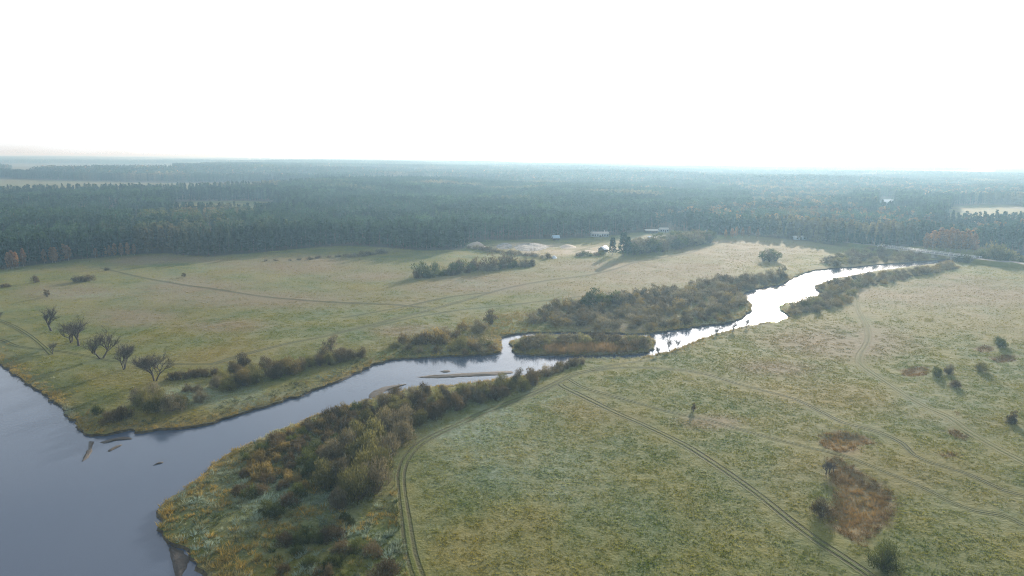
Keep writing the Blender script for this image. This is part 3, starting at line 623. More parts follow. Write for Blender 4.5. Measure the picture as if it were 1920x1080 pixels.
# ---- meadow bushes
for i, (a, b, h, lod, col, wd, lb) in enumerate([
    (65,529,3.6,'mid','brown',1.0,'small dark round bush alone on the left meadow near the forest'), (150,528,3.6,'mid','brown',1.6,'left half of the dark bush pair on the left meadow'), (167,526,3.2,'mid','brown',1.5,'right half of the dark bush pair on the left meadow'),
    (88,557,3.8,'tall','brown',1.6,'thin dark shrub alone above the bare trees'), (345,519,2.6,'tall','brown',1.8,'tiny dark shrub alone in the middle of the left meadow'), (12,538,2.2,'mid','brown',1.8,'low dark shrub at the left edge of the far meadow'), (200,507,1.6,'mid','brown',1.8,'tiny low shrub where the left track begins'),
    (1755,704,2.9,'near','green',1.15,'left bush of the close pair beside the brown patch on the right meadow'), (1779,700,2.8,'near','grey',1.2,'right bush of the close pair beside the brown patch'), (1840,695,2.9,'near','olive',1.4,'round olive bush alone right of the close pair'),
    (1790,725,2.2,'near','brown',1.5,'dark brown bush just below the close pair'), (1872,649,3.4,'near','green',1.5,'dark green bush beside the upper brown patch at right'),
    (1655,1062,4.2,'near','green',1.45,'big round dark green bush at the bottom beside the rutted track'), (1540,966,3.2,'near','brown',1.2,'dark twiggy bush on the left rim of the large brown hollow'),
    (1300,771,2.6,'tall','brown',1.0,'small bare sapling alone on the middle of the meadow'), (1900,790,3.2,'tall','brown',1.4,'thin bare shrub near the right edge of the meadow'), (1893,792,1.8,'shrub','brown',1.0,'low brown shrub under the thin shrub at the right edge')]):
    solo(a, b, h, lod, col, lb, seed=i, wid=wd)
listed([(790,519,8),(800,521,4),(815,514,6.6),(835,516,4),(850,513,6.4),(862,510,7),(871,509,7.4),(885,509,4),(893,507,6.8),(905,507,4),(918,506,8.6),(925,508,4.5),(940,504,4.5),(953,500,8.6),(965,501,4),(975,500,4.4),(990,499,5.0),(998,498,4),(823,518,3.4),(845,516,3.6),(858,514,3.4),(878,512,3.4),(912,509,3.6),(932,506,3.6),(984,501,3.4),(808,520,3.6),(957,503,3.6),(783,521,4.5)],
       'mid', ['grey', 'brown', 'green'], 'bush in the short hedgerow standing alone on the far meadow', 'short hedgerow on the far meadow', 59, name='hedge_bush', wid=(1.0, 1.3))
hr = spline(UL([(500,490),(560,488),(600,485),(648,481)]), 4.5); hr2 = spline(UL([(655,483),(690,479),(724,475)]), 3.5); hr3 = spline(UL([(880,466),(930,472),(975,478),(1024,484)]), 4.0)
for L, h, lb, gp in ((hr, 1.5, 'low brown bush in the thin line on the far left meadow', 'thin line of low bushes'), (hr2, 2.6, 'brown bush in the short thick line before the forest', 'short thick line of bushes'), (hr3, 2.6, 'dark bush along the ditch in front of the sandy clearing', 'bushes along the clearing ditch')):
    g = np.random.default_rng(len(L)); bushes(L + g.normal(0, .7, L.shape), h * (.7 + .6 * g.random(len(L))), 'mid', ['brown', 'grey'], lb, gp, seed=len(L), name='hedge_bush', wid=(1.3, 1.9))
listed([(1085,480,2.6),(1095,479,3.2),(1105,480,2.6),(1118,479,2.4),(1128,478,3.0)], 'mid', ['brown', 'green'], 'dark bush in the small mound of bushes before the bright roof', 'mound of bushes in front of the clearing', 61, wid=(1.4, 1.9))

# ---- bare trees on the peninsula
def bare_tree(seed, trunks=1, lean=0.0, spread=.55):
    g = np.random.default_rng(seed); tr, br, tw = MB(), MB(), MB(); TV, TQ = [], []
    def grow(p, d, L, r, lev):
        n = 4; pts_ = [p]; q = p; dd = d
        for _ in range(n):
            dd = dd + g.normal(0, .09 if lev == 0 else .17, 3); dd[2] += .06; dd /= np.linalg.norm(dd); q = q + dd * L / n; pts_.append(q)
        rr = np.linspace(r, r * .55, n + 1); (tr if lev == 0 else br).tube(pts_, rr, 6 if lev == 0 else 4 if lev < 3 else 3)
        if lev >= 3:
            k = 9; t = g.random(k); base = np.array(pts_)[np.minimum((t * n).astype(int), n - 1)] + 0
            for bb in base:
                e = dd + g.normal(0, .55, 3); e[2] += .15; e /= np.linalg.norm(e); TV.append(np.concatenate([bb, e]))
            return
        kids = (4, 4, 4)[lev] + g.integers(0, 2)
        for i in range(kids):
            t = (.55 + .45 * (i + 1) / kids) if lev == 0 else (.35 + .65 * (i + g.random()) / kids)
            i0 = min(int(t * n), n - 1); b0 = pts_[i0] + (pts_[i0 + 1] - pts_[i0]) * (t * n - i0)
            az = g.random() * 6.28; e = dd * (.75 if lev else .7) + spread * 1.3 * np.array((math.cos(az), math.sin(az), .25 + .2 * g.random())); e /= np.linalg.norm(e)
            grow(b0, e, L * (.62 + .2 * g.random()) if lev else L * (.8 + .35 * g.random()), r * (.5 if lev else .55), lev + 1)
    for k in range(trunks):
        az = g.random() * 6.28 if trunks == 1 else k * math.pi + .5; d = np.array((math.cos(az) * (lean + .32 * (trunks > 1)), math.sin(az) * (lean + .2 * (trunks > 1)), 1.0)); d /= np.linalg.norm(d)
        grow(np.array((.02 * math.cos(az), .02 * math.sin(az), -.03)), d, .30, .036 / math.sqrt(trunks), 0)
    A = np.array(TV); L = .07 + .08 * g.random(len(A)); V, q = leaf_quads(A[:, :3] + A[:, 3:] * L[:, None] / 2, A[:, 3:], L, .0034, g)
    return tr.mesh('trunk', m_bark, smooth=True), br.mesh('branches', m_bark), make_mesh('twigs', V, [q], m_bark)
BT = [bare_tree(3), bare_tree(8, 2), bare_tree(12, 1, .1), bare_tree(21, 2, .1, .6), bare_tree(34, 3, .0, .6), bare_tree(41, 1, .9, .5)]
def tree_at(name, cat, px, py, h, k, rz, lb, group=None):
    P_ = UL([(px, py)])[0]; o = bpy.data.objects.new(name, None); COL.objects.link(o)
    h *= 1.2; o.location = (P_[0], P_[1], H1(*P_)); o.rotation_euler = (.05 * math.sin(px), .05 * math.cos(px), rz); o.scale = (h * (.85 + .25 * abs(math.sin(px * 1.7))), h * (.85 + .25 * abs(math.cos(px * 2.3))), h); tag(o, lb, cat, group)
    add_obj('trunk', BT[k][0], o); b_ = add_obj('branches', BT[k][1], o); add_obj('twigs', BT[k][2], b_)
for a, b, h, k, rz, lb in ((95,622,8.6,0,0.3,'broad bare tree with a low side limb, farthest of the peninsula trees'), (134,642,7.6,1,1.2,'twin stemmed bare tree just left of the tall slim one'), (150,648,9.4,2,2.0,'tall slim bare tree in the middle of the peninsula group'),
                            (191,672,9.0,3,0.4,'bare tree forked from the ground into two leaning trunks'), (99,664,4.2,5,2.4,'small leaning bare tree near the path'), (233,694,8.2,4,0.9,'dense bare tree with several stems right of the forked one'),
                            (291,716,8.4,4,2.6,'bushy bare tree standing just behind the willow clump'), (-2,618,8.4,0,2.2,'bare tree cut by the left edge of the picture')):
    tree_at('bare_tree', 'tree', a, b, h, k, rz, lb, 'bare trees on the peninsula')
for i, (a, b, h, lb) in enumerate(((1255,655,4.2,'first bare sapling on the right bank opposite the island'), (1272,651,3.4,'second bare sapling on the right bank opposite the island'), (1233,664,3.0,'small bare sapling nearest the island on the right bank'),
                                  (1374,619,4.0,'bare sapling at the water edge below the shining bend'), (1400,612,3.4,'yellowish sapling closest to the shining bend'), (1343,627,2.6,'low twiggy bush on the right bank midway to the bend'))):
    tree_at('sapling', 'sapling', a, b, h, (0, 2, 0, 2, 0, 4)[i], i * 1.3, lb)
for i, (a, b) in enumerate(((1549,889), (1556,885), (1564,881))): tree_at('bare_shrub', 'shrub', a, b, 2.6 - .3 * i, (2, 0, 2)[i], i, 'thin bare shrub, %s of three between the two hollows' % ('left', 'middle', 'right')[i], 'bare shrubs between the two hollows')

# ================================================================== FOREST
def pine_arrays(g, h, nq, qs, trunk_sides=5, base=.42):
    """one conifer: trunk tube + crown sprays, returns arrays"""
    w = h * (.21 + .10 * g.random()); c0 = base + .12 * g.random()
    n = nq; t = g.random(n) ** .8; zz = h * (c0 + (1 - c0) * t); prof = (np.sqrt(np.clip(1 - ((t - .42) / .60) ** 2, .02, 1)) if base > .2 else np.clip(1.12 - t, .1, 1) ** .6) * w / 2 + .2
    tier = np.floor(t * 7); az = g.random(n) * 6.28; lump = .65 + .5 * np.abs(np.sin(az * 2.5 + tier * 1.9 + g.random() * 6)); rr = prof * lump * (.35 + .65 * g.random(n) ** .5)
    C = np.column_stack([np.cos(az) * rr, np.sin(az) * rr, zz + g.normal(0, .25, n)])
    D = np.column_stack([np.cos(az), np.sin(az), .35 + g.normal(0, .4, n)]) + g.normal(0, .35, (n, 3))
    V, q = leaf_quads(C, D, qs * (.7 + .6 * g.random(n)), qs * .55, g)
    mb = MB(); bend = g.normal(0, .02 * h, 2); s = np.linspace(0, 1, 4); mb.tube(np.column_stack([bend[0] * s ** 2, bend[1] * s ** 2, -.3 + s * h * .93]), np.linspace(.011, .004, 4) * h, trunk_sides)
    tint = np.clip(np.repeat(g.random(8)[tier.astype(int)] * .6 + g.random(n) * .5, 4), 0, 1)
    return V, q, tint, np.vstack(mb.v), np.vstack(mb.f4)
PINES = []
for i in range(8):
    g = np.random.default_rng(60 + i); V, q, ti, TVv, TQq = pine_arrays(g, 20.0, 330 if i < 4 else 460, 1.15 if i < 4 else 1.7, 5, .42 if i < 4 else .06)
    PINES.append((make_mesh('trunk', TVv, [TQq], m_pbark, smooth=True), make_mesh('crown', V, [q], m_pine, dict(tint=ti, turned=np.zeros(len(V))))))
def birch_mesh(seed, h=1.0):
    g = np.random.default_rng(seed); mb = MB(); s = np.linspace(0, 1, 5); mb.tube(np.column_stack([.02 * np.sin(s * 3), .02 * np.cos(s * 2.4), -.02 + s * .95]), np.linspace(.014, .003, 5), 5)
    for k in range(14):
        z = .3 + .6 * g.random(); az = g.random() * 6.28; L = .2 * (1.1 - z); mb.tube([(0, 0, z), (math.cos(az) * L * .6, math.sin(az) * L * .6, z + L * .8), (math.cos(az) * L, math.sin(az) * L, z + L * 1.3)], [.004, .003, .001], 3)
    n = 420; t = g.random(n); az = g.random(n) * 6.28; r = .17 * np.sin(np.clip(.12 + .85 * t, 0, 1) * math.pi) ** .8 * (.6 + .4 * np.abs(np.sin(az * 2 + t * 9))) * (g.random(n) ** .5)
    C = np.column_stack([np.cos(az) * r, np.sin(az) * r, .14 + .86 * t]); D = np.column_stack([np.cos(az), np.sin(az), g.normal(.3, .6, n)]); V, q = leaf_quads(C, D, .085 * (.6 + .8 * g.random(n)), .045, g)
    return mb.mesh('trunk', m_birch, smooth=True), make_mesh('crown', V, [q], m_rust, dict(tint=np.repeat(g.random(n), 4)))
BIRCH = [birch_mesh(i) for i in (1, 2, 3)]
def rust(mats): return [(t, retint(c_, mats)) for t, c_ in BIRCH]
BGREY = rust(m_grey); BGREEN = rust(m_olive)

# candidate single trees along the edges, patches of trees inside
GA = R(27.0)                          # the planting rows do not run along the view
def turn(P): P = np.asarray(P, float); return np.column_stack([P[:, 0] * math.cos(GA) - P[:, 1] * math.sin(GA), P[:, 0] * math.sin(GA) + P[:, 1] * math.cos(GA)])
cell = 24.0; singles, patches = [], []
g = np.random.default_rng(99)
for gx, gy in [(a_, b_) for a_ in np.arange(-1900, 1901, cell) for b_ in np.arange(-900, 1900, cell)]:
        cx, cy = turn([(gx, gy)])[0]
        if not 330 < cy < 1405 or abs(cx) > cy * .92 + 60: continue
        corners = np.array([(cx + sx * 16, cy + sy * 16 - (8 if sy < 0 else 0)) for sx in (-1, 0, 1) for sy in (-1, 0, 1)]); m = forest(corners)
        if m.all(): patches.append((cx, cy))
        elif m.any():
            q = turn([(gx + dx + g.normal(0, .9), gy + dy + g.normal(0, .9)) for dx in np.arange(-9.6, 10, 4.8) for dy in np.arange(-9.6, 10, 4.8)]); singles += list(q[forest(q)])
singles = np.array(singles); patches = np.array(patches)
q = PX(singles); inview = (q[:, 0] > -10) & (q[:, 0] < 1930)
# how deep behind the open edge does each tree stand, looking from the meadow
shift = singles * (1 - 9.0 / np.linalg.norm(singles, axis=1))[:, None]
front = ~forest(shift)
rank = np.where(front & inview, 0, 1e5) + np.linalg.norm(singles, axis=1); order = np.argsort(rank)
ind, rest = order[:300], order[300:]
Zs = H(singles)
for j in ind:
    x, y = singles[j]; px_ = q[j, 0]; h = (8.5 + 8.5 * g.random() ** .6) * (1 if px_ < 1300 else .75); k_ = 1 - (g.random() < .3) * g.random() * 9 / math.hypot(x, y); x, y = x * k_, y * k_
    for lim, lb, gp in ((140, 'green pine rising behind the rusty birches at the left edge', 'pines behind the left birches'), (270, 'green pine behind the young rusty birches left of centre', 'pines behind the young birches'),
                        (430, 'green pine where the left forest edge bulges into the meadow', 'pines at the bulge of the forest edge'), (620, 'green pine beyond the thin line of low bushes', 'pines beyond the thin bush line'),
                        (875, 'green pine in the forest front row left of the sandy heap', 'pines left of the sandy heap'), (1100, 'tall bare stemmed pine behind the rubble heaps', 'pines behind the rubble heaps'), (1290, 'tall bare stemmed pine behind the white buildings', 'pines behind the white buildings'),
                        (1500, 'pine behind the pale birches beyond the far meadow', 'pines beyond the far meadow'), (1700, 'pine at the hazy forest edge left of the bridge', 'pines left of the bridge'), (9999, 'pine at the hazy forest edge behind the bridge', 'pines behind the bridge')):
        if px_ < lim: break
    t_, c_ = PINES[g.integers(4) + (0 if 875 < px_ < 1290 else 4)]
    place('pine_tree', lb, 'tree', t_, c_, x, y, h / 20.0, g.random() * 6.28, gp, .85 + .4 * g.random(), 'trunk', 'crown')

def patch_mesh(name, seed, size, step, hmin, hmax, nq, qs, p_turn, sides, base=.32):
    g = np.random.default_rng(seed); Vs, qs_, ti, tu, TVs, TQs = [], [], [], [], [], []; nv = tv = 0
    for x in np.arange(-size / 2 + step / 2, size / 2, step):
        for y in np.arange(-size / 2 + step / 2, size / 2, step):
            if g.random() < .07: continue
            h = hmin + (hmax - hmin) * g.random(); V, q, t, TV_, TQ_ = pine_arrays(g, h, nq, qs, sides, base); o = np.array((x + g.normal(0, step * .24), y + g.normal(0, step * .24), 0))
            Vs.append(V + o); qs_.append(q + nv); nv += len(V); ti.append(np.clip(t * .8 + .25 * g.random(), 0, 1)); tu.append(np.full(len(V), float(g.random() < p_turn) * (.4 + .6 * g.random())))
            TVs.append(TV_ + o); TQs.append(TQ_ + tv); tv += len(TV_)
    V = np.vstack(Vs); T = np.vstack(TVs); me = make_mesh(name, np.vstack([V, T]), [np.vstack(qs_), np.vstack(TQs) + len(V)], m_pine, dict(tint=np.concatenate(ti + [np.zeros(len(T))]), turned=np.concatenate(tu + [np.zeros(len(T))])))
    me.materials.append(m_pbark); mi = np.zeros(len(me.polygons), np.int32); mi[sum(len(a_) for a_ in qs_):] = 1; me.polygons.foreach_set('material_index', mi); return me
def scatter(name, P, Z, rot, scl, idx, variants, extra=None):
    """one object that repeats a few meshes on points (geometry nodes)"""
    me = bpy.data.meshes.new(name); me.vertices.add(len(P)); me.vertices.foreach_set('co', np.column_stack([P, Z]).astype(np.float32).ravel())
    for k, a_ in dict(rotz=rot, scl=scl, **(extra or {})).items():
        at = me.attributes.new(k, 'FLOAT', 'POINT'); at.data.foreach_set('value', np.asarray(a_, np.float32))
    at = me.attributes.new('idx', 'INT', 'POINT'); at.data.foreach_set('value', np.asarray(idx, np.int32))
    o = add_obj(name, me); t = bpy.data.node_groups.new(name, 'GeometryNodeTree')
    t.interface.new_socket('Geometry', in_out='INPUT', socket_type='NodeSocketGeometry'); t.interface.new_socket('Geometry', in_out='OUTPUT', socket_type='NodeSocketGeometry')
    gi, go = t.nodes.new('NodeGroupInput'), t.nodes.new('NodeGroupOutput'); iop = t.nodes.new('GeometryNodeInstanceOnPoints'); jn = t.nodes.new('GeometryNodeJoinGeometry')
    for v in variants[::-1]:
        so = bpy.data.objects.new(v.name + '_source', v); oi = t.nodes.new('GeometryNodeObjectInfo'); oi.inputs['Object'].default_value = so
        gt = t.nodes.new('GeometryNodeGeometryToInstance'); t.links.new(oi.outputs['Geometry'], gt.inputs[0]); t.links.new(gt.outputs[0], jn.inputs[0])
    def named(nm, ty):
        nd = t.nodes.new('GeometryNodeInputNamedAttribute'); nd.data_type = ty; nd.inputs['Name'].default_value = nm; return nd.outputs[0]
    cx = t.nodes.new('ShaderNodeCombineXYZ'); t.links.new(named('rotz', 'FLOAT'), cx.inputs[2]); iop.inputs['Pick Instance'].default_value = True
    t.links.new(gi.outputs[0], iop.inputs['Points']); t.links.new(jn.outputs[0], iop.inputs['Instance']); t.links.new(named('idx', 'INT'), iop.inputs['Instance Index'])
    t.links.new(cx.outputs[0], iop.inputs['Rotation']); t.links.new(named('scl', 'FLOAT'), iop.inputs['Scale']); t.links.new(iop.outputs[0], go.inputs[0])
    md = o.modifiers.new('scatter', 'NODES'); md.node_group = t; return o
one = [patch_mesh('pine', 200 + i, 4, 4, 17, 22, 190, 1.9, 0, 4, .08) for i in range(3)]
pat = [patch_mesh('pine_stand', 210 + i, 24, 4.6, 16, 22, 62, 1.9, .02 if i < 4 else .16, 3) for i in range(6)]
P_ = np.vstack([singles[rest], patches]); g = np.random.default_rng(5)
mixd = PX(patches)[:, 0] + 500 * (vnoise(patches, 1 / 160., 31) - .5) > 1330
idx = np.concatenate([g.integers(0, 3, len(rest)), 3 + np.where(mixd & (g.random(len(patches)) < .7), 4 + g.integers(0, 2, len(patches)), g.integers(0, 4, len(patches)))])
rz = np.concatenate([g.random(len(rest)) * 6.28, g.integers(0, 4, len(patches)) * math.pi / 2 + GA]); sc_ = np.concatenate([.66 + .22 * g.random(len(rest)), np.where(mixd, .62, .74) + .30 * (vnoise(patches, 1 / 110., 33) - .45)])
fo = scatter('pine_forest', P_, H(P_) - .3, rz, sc_, idx, one + pat); tag(fo, 'dark green pine forest stretching behind the meadow', 'forest', kind='stuff')
farp = [patch_mesh('forest_block', 230 + i, 96, 6.8, 14, 21, 16, 3.4, (.01, .02, .04, .08)[i], 3) for i in range(4)]
FP = turn([(x, y) for x in np.arange(-9000, 9001, 90) for y in np.arange(-4000, 9000, 90)]); FP = FP[(FP[:, 1] > 1440) & (FP[:, 1] < 6400) & (np.abs(FP[:, 0]) < FP[:, 1] * .95 + 80)]; FP = FP[forest(FP)]
idx = np.clip((vnoise(FP, 1 / 500., 41) * 4.2).astype(int), 0, 3)
fo = scatter('distant_forest', FP, H(FP) - .5, g.integers(0, 4, len(FP)) * math.pi / 2 + GA, .62 + .45 * vnoise(FP, 1 / 300., 35), idx, farp); tag(fo, 'hazy blue forest fading towards the horizon', 'forest', kind='stuff')

# rusty birches and other leaf trees at the forest edge
def leaf_trees(rows, models, label, group, name='birch_tree', seed=0):
    g = np.random.default_rng(seed)
    for a, b, h in rows:
        p = UL([(a, b)])[0]; t_, c_ = models[g.integers(3)]; place(name, label, 'tree', t_, c_, p[0], p[1], h, g.random() * 6.28, group, 1.0 + .4 * g.random(), 'trunk', 'crown')
leaf_trees([(17,505,9),(24,505,10),(31,504,9),(45,501,10),(84,494,8),(98,493,9),(104,493,9),(113,491,10),(121,490,10),(128,489,9)], BIRCH, 'rusty birch at the foot of the forest near the left edge', 'rusty birches near the left edge', seed=1)
leaf_trees([(180,484,6),(197,483,7),(206,482,7),(216,481,8),(228,481,8),(240,480,8),(252,479,7)], BIRCH, 'rusty brown young birch at the forest foot left of the pale strip', 'rusty young birches left of centre', seed=2)
leaf_trees([(1372,447,8),(1380,447,9),(1392,446,8),(1404,446,9),(1360,448,7),(1420,447,7)], BIRCH, 'pale rusty birch at the forest foot beyond the far meadow', 'rusty birches beyond the far meadow', seed=3)
leaf_trees([(1748,471,14),(1762,471,16),(1771,472,15),(1781,472,16),(1790,472,15),(1800,473,14),(1812,473,15),(1735,470,12),(1825,474,13)], BIRCH, 'tall rusty birch behind the bridge', 'tall rusty birches behind the bridge', seed=4)
fill([(1180,479),(1240,473),(1300,463),(1335,455),(1330,448),(1270,453),(1225,462),(1190,468)], 4.6, 7, 11, 'tall', ['grey', 'grey', 'green'], 'grey leafless tree in the strip right of the roofs', 'grey tree strip right of the roofs', 63, name='leafless_tree', cat='tree', wid=(1.6, 2.2))
for a, b, h, lb in ((1148, 478, 11, 'small dark spruce left of the larger one beside the bright roofs'), (1168, 481, 15, 'large dark spruce between the two bright roofs'), (1176, 480, 12, 'dark spruce partly hidden behind the largest one')):
    p = UL([(a, b)])[0]; place('spruce_tree', lb, 'tree', PINES[4 + a % 4][0], PINES[4 + a % 4][1], p[0], p[1], h / 20., 1.0, None, 1.5, 'trunk', 'crown')

# ================================================================== BUILDINGS, HEAPS, BRIDGE
def house(name, label, px, py, L, Wd, hw, hr, rz, wall_m, roof_m, nwin=3, chimney=False, cat='building'):
    p = UL([(px, py)])[0]; o = bpy.data.objects.new(name, None); COL.objects.link(o)
    o.location = (p[0], p[1], H1(*p) - .1); o.rotation_euler = (0, 0, rz); tag(o, label, cat)
    w = MB().box((0, 0, hw / 2), (L, Wd, hw))
    for s in (-1, 1): w.add([(s * (L / 2), -Wd / 2, hw), (s * (L / 2), Wd / 2, hw), (s * (L / 2), 0, hw + hr)], f3=[(0, 1, 2)])
    add_obj('wall', w.mesh('wall', wall_m), o)
    e = .45; r = MB(); t = .14
    for s in (-1, 1):
        a = np.array([(-L / 2 - e, s * (Wd / 2 + e), hw - e * hr / (Wd / 2)), (L / 2 + e, s * (Wd / 2 + e), hw - e * hr / (Wd / 2)), (L / 2 + e, 0, hw + hr), (-L / 2 - e, 0, hw + hr)])
        V = np.vstack([a + (0, 0, .02), a + (0, 0, t)]); r.add(V, [(0, 1, 2, 3), (4, 5, 6, 7), (0, 1, 5, 4), (1, 2, 6, 5), (3, 0, 4, 7)])
    rf = add_obj('roof', r.mesh('roof', roof_m), o)
    if chimney: add_obj('chimney', MB().box((L * .3, .4, hw + hr + .3), (.5, .5, 1.8)).mesh('chimney', m_conc), rf)
    wm = MB().box((0, 0, 0), (1.1, .08, 1.2)).mesh('window', m_glass); fm = MB().box((0, 0, -.68), (1.3, .16, .1)).box((0, 0, .66), (1.3, .13, .1)).mesh('frame', m_wall)
    for i in range(nwin):
        x = L * ((i + .5) / nwin - .5)
        if nwin > 2 and i == nwin // 2: continue
        wo = add_obj('window', wm, o, (x, -Wd / 2 - .02, hw * .55)); add_obj('frame', fm, wo)
    add_obj('door', MB().box((L * ((nwin // 2 + .5) / nwin - .5) if nwin > 2 else 0, -Wd / 2 - .03, 1.0), (1.0, .09, 2.0)).mesh('door', m_dark), o)
    return o
house('farm_building', 'long low white building in front of the pines', 1124, 444, 13, 6, 3.0, 1.0, .05, m_wall, m_conc, 7, True)
house('garden_shed', 'small shed with a blue roof at the left of the clearing', 1042, 450, 4.6, 4, 2.0, 1.6, .2, m_dark, m_blue, 1)
house('timber_house', 'small dark house with a shining roof left of the spruces', 1131, 472, 5.2, 4.4, 2.2, 1.5, .9, m_dark, m_metal, 2)
house('timber_house', 'small dark house with a shining roof among the spruces', 1178, 470, 5.0, 4.6, 2.4, 1.5, .75, m_dark, m_metal, 2)
house('timber_house', 'dark house with a shining roof in the grey tree strip', 1228, 456, 6.0, 4.4, 2.4, 1.5, .8, m_dark, m_metal, 2)
house('timber_shed', 'flat pale shed just behind the house in the tree strip', 1223, 449, 5.5, 4, 2.2, .6, .2, m_wall, m_metal, 2)
house('farm_building', 'small white building at the far end of the sandy road', 1244, 435, 7, 5, 2.8, .9, .1, m_wall, m_conc, 4)
house('farm_building', 'low grey building left of the white one at the road end', 1221, 437, 10, 5, 2.2, 1.0, .05, m_dark, m_conc, 4)
house('barn', 'pale barn in the gap of the hazy right forest', 1663, 388, 15, 9, 4.2, 2.2, .1, m_wall, m_metal, 4)
house('timber_shed', 'low pale shed at the forest foot beyond the far meadow', 1499, 449, 9, 4, 2.2, .7, .15, m_wall, m_conc, 3)

def heap(name, label, px, hgt, mat, cat, seed):
    P_ = spline(UL(px + px[:1]), 1.5)[:-1]; c0 = P_.mean(0); n = len(P_); g = np.random.default_rng(seed); rows = []
    z0 = H1(*c0)
    for s in np.linspace(1, .05, 8):
        q = c0 + (P_ - c0) * s; rows.append(np.column_stack([q, z0 - .15 + hgt * (1 - s ** 1.6) * (.6 + .8 * vnoise(q, .22, seed))]))
    V = np.vstack(rows); f = np.vstack([np.array([(r_ * n + i, r_ * n + (i + 1) % n, (r_ + 1) * n + (i + 1) % n, (r_ + 1) * n + i) for i in range(n)]) for r_ in range(7)])
    tag(add_obj(name, make_mesh(name, V, [f, np.array([(7 * n + i, 7 * n + (i + 1) % n, 7 * n + n // 2) for i in range(n)])], mat, smooth=True)), label, cat)
heap('sand_heap', 'long pale sand heap at the corner of the pine forest', [(874,460),(886,458),(902,460),(916,466),(914,468),(896,466),(878,465)], 3.0, m_sand, 'heap', 1)
heap('rubble_heap', 'broad grey heap of rubble in the middle of the clearing', [(962,462),(980,457),(1000,456),(1022,459),(1030,464),(1010,470),(985,471),(968,468)], 2.2, m_rubble, 'heap', 2)
heap('rubble_heap', 'flat grey heap left of the broad rubble heap', [(930,460),(945,456),(958,458),(960,464),(945,467),(932,465)], 1.6, m_rubble, 'heap', 3)
heap('sand_heap', 'small pale heap between the rubble and the sandy road', [(1048,462),(1060,459),(1078,461),(1080,465),(1062,467),(1050,466)], 1.6, m_sand, 'heap', 4)
heap('stone_pile', 'white stone pile at the edge of the meadow below the clearing', [(1033,483),(1038,481),(1044,482),(1045,484),(1038,485)], 1.2, m_wall, 'heap', 5)
heap('sand_heap', 'pale sand bank beside the dark mound of bushes', [(1085,472),(1100,469),(1120,471),(1118,474),(1098,475)], 1.0, m_sand, 'heap', 6)

bA, bB = U(1650, 461, 2.6), U(1835, 484.5, 2.6); bd = bB - bA; bL = np.linalg.norm(bd); ba = math.atan2(bd[1], bd[0])
br = bpy.data.objects.new('road_bridge', None); COL.objects.link(br); br.location = ((bA + bB)[0] / 2, (bA + bB)[1] / 2, 0); br.rotation_euler = (0, 0, ba)
tag(br, 'low road bridge crossing the river at the right edge of the forest', 'bridge')
add_obj('deck', MB().box((0, 0, 2.2), (bL, 6.4, .7)).mesh('deck', m_conc), br)
add_obj('roadway', MB().box((0, 0, 2.6), (bL, 5.4, .06)).mesh('roadway', m_asph), br)
for s in (-1, 1):
    m = MB().box((0, s * 3.0, 3.55), (bL, .10, .14)).box((0, s * 3.0, 3.1), (bL, .07, .09))
    rl = add_obj('railing', m.mesh('railing', m_steel), br); pm = MB().box((0, 0, 3.05), (.12, .12, 1.0)).mesh('post', m_steel)
    for x in np.arange(-bL / 2 + 1, bL / 2, 3.0): add_obj('post', pm, rl, (x, s * 3.01, 0))
pm = MB().box((0, 0, -.2), (1.1, 5.4, 4.1)).box((0, 0, 1.7), (1.6, 6.0, .4)).mesh('pier', m_conc)
for x in np.linspace(-bL / 2 + 3, bL / 2 - 3, 6): add_obj('pier', pm, br, (x, 0, 0))
def embankment(P_, label):
    L = spline(P_, 4.0); t = np.gradient(L, axis=0); t /= np.linalg.norm(t, axis=1)[:, None]; nn = np.column_stack([-t[:, 1], t[:, 0]]); n = len(L)
    prof = ((-7.5, -.6), (-3.3, 2.45), (-2.6, 2.5), (2.6, 2.5), (3.3, 2.45), (7.5, -.6)); V = np.vstack([np.column_stack([L + nn * a_, np.full(n, z)]) for a_, z in prof])
    f = np.vstack([np.column_stack([j * n + np.arange(n - 1), j * n + np.arange(1, n), (j + 1) * n + np.arange(1, n), (j + 1) * n + np.arange(n - 1)]) for j in range(5)])
    me = make_mesh('road', V, [f[:, ::-1]], m_ground, regions(V[:, :2])); me.materials.append(m_asph); mi = np.zeros(len(me.polygons), np.int32); mi[2 * (n - 1):3 * (n - 1)] = 1; me.polygons.foreach_set('material_index', mi)
    tag(add_obj('road', me), label, 'road', kind='structure')
u = bd / bL
embankment(np.array([bB - u * .3, bB + u * 14, U(1895, 490, 2.5), U(1960, 502, 2.5), U(2100, 530, 2.5)]), 'raised road leading right from the bridge')
embankment(np.array([U(1540, 448, 2.5), U(1600, 455.5, 2.5), bA - u * 10, bA + u * .3]), 'raised road leading from the bridge into the forest')

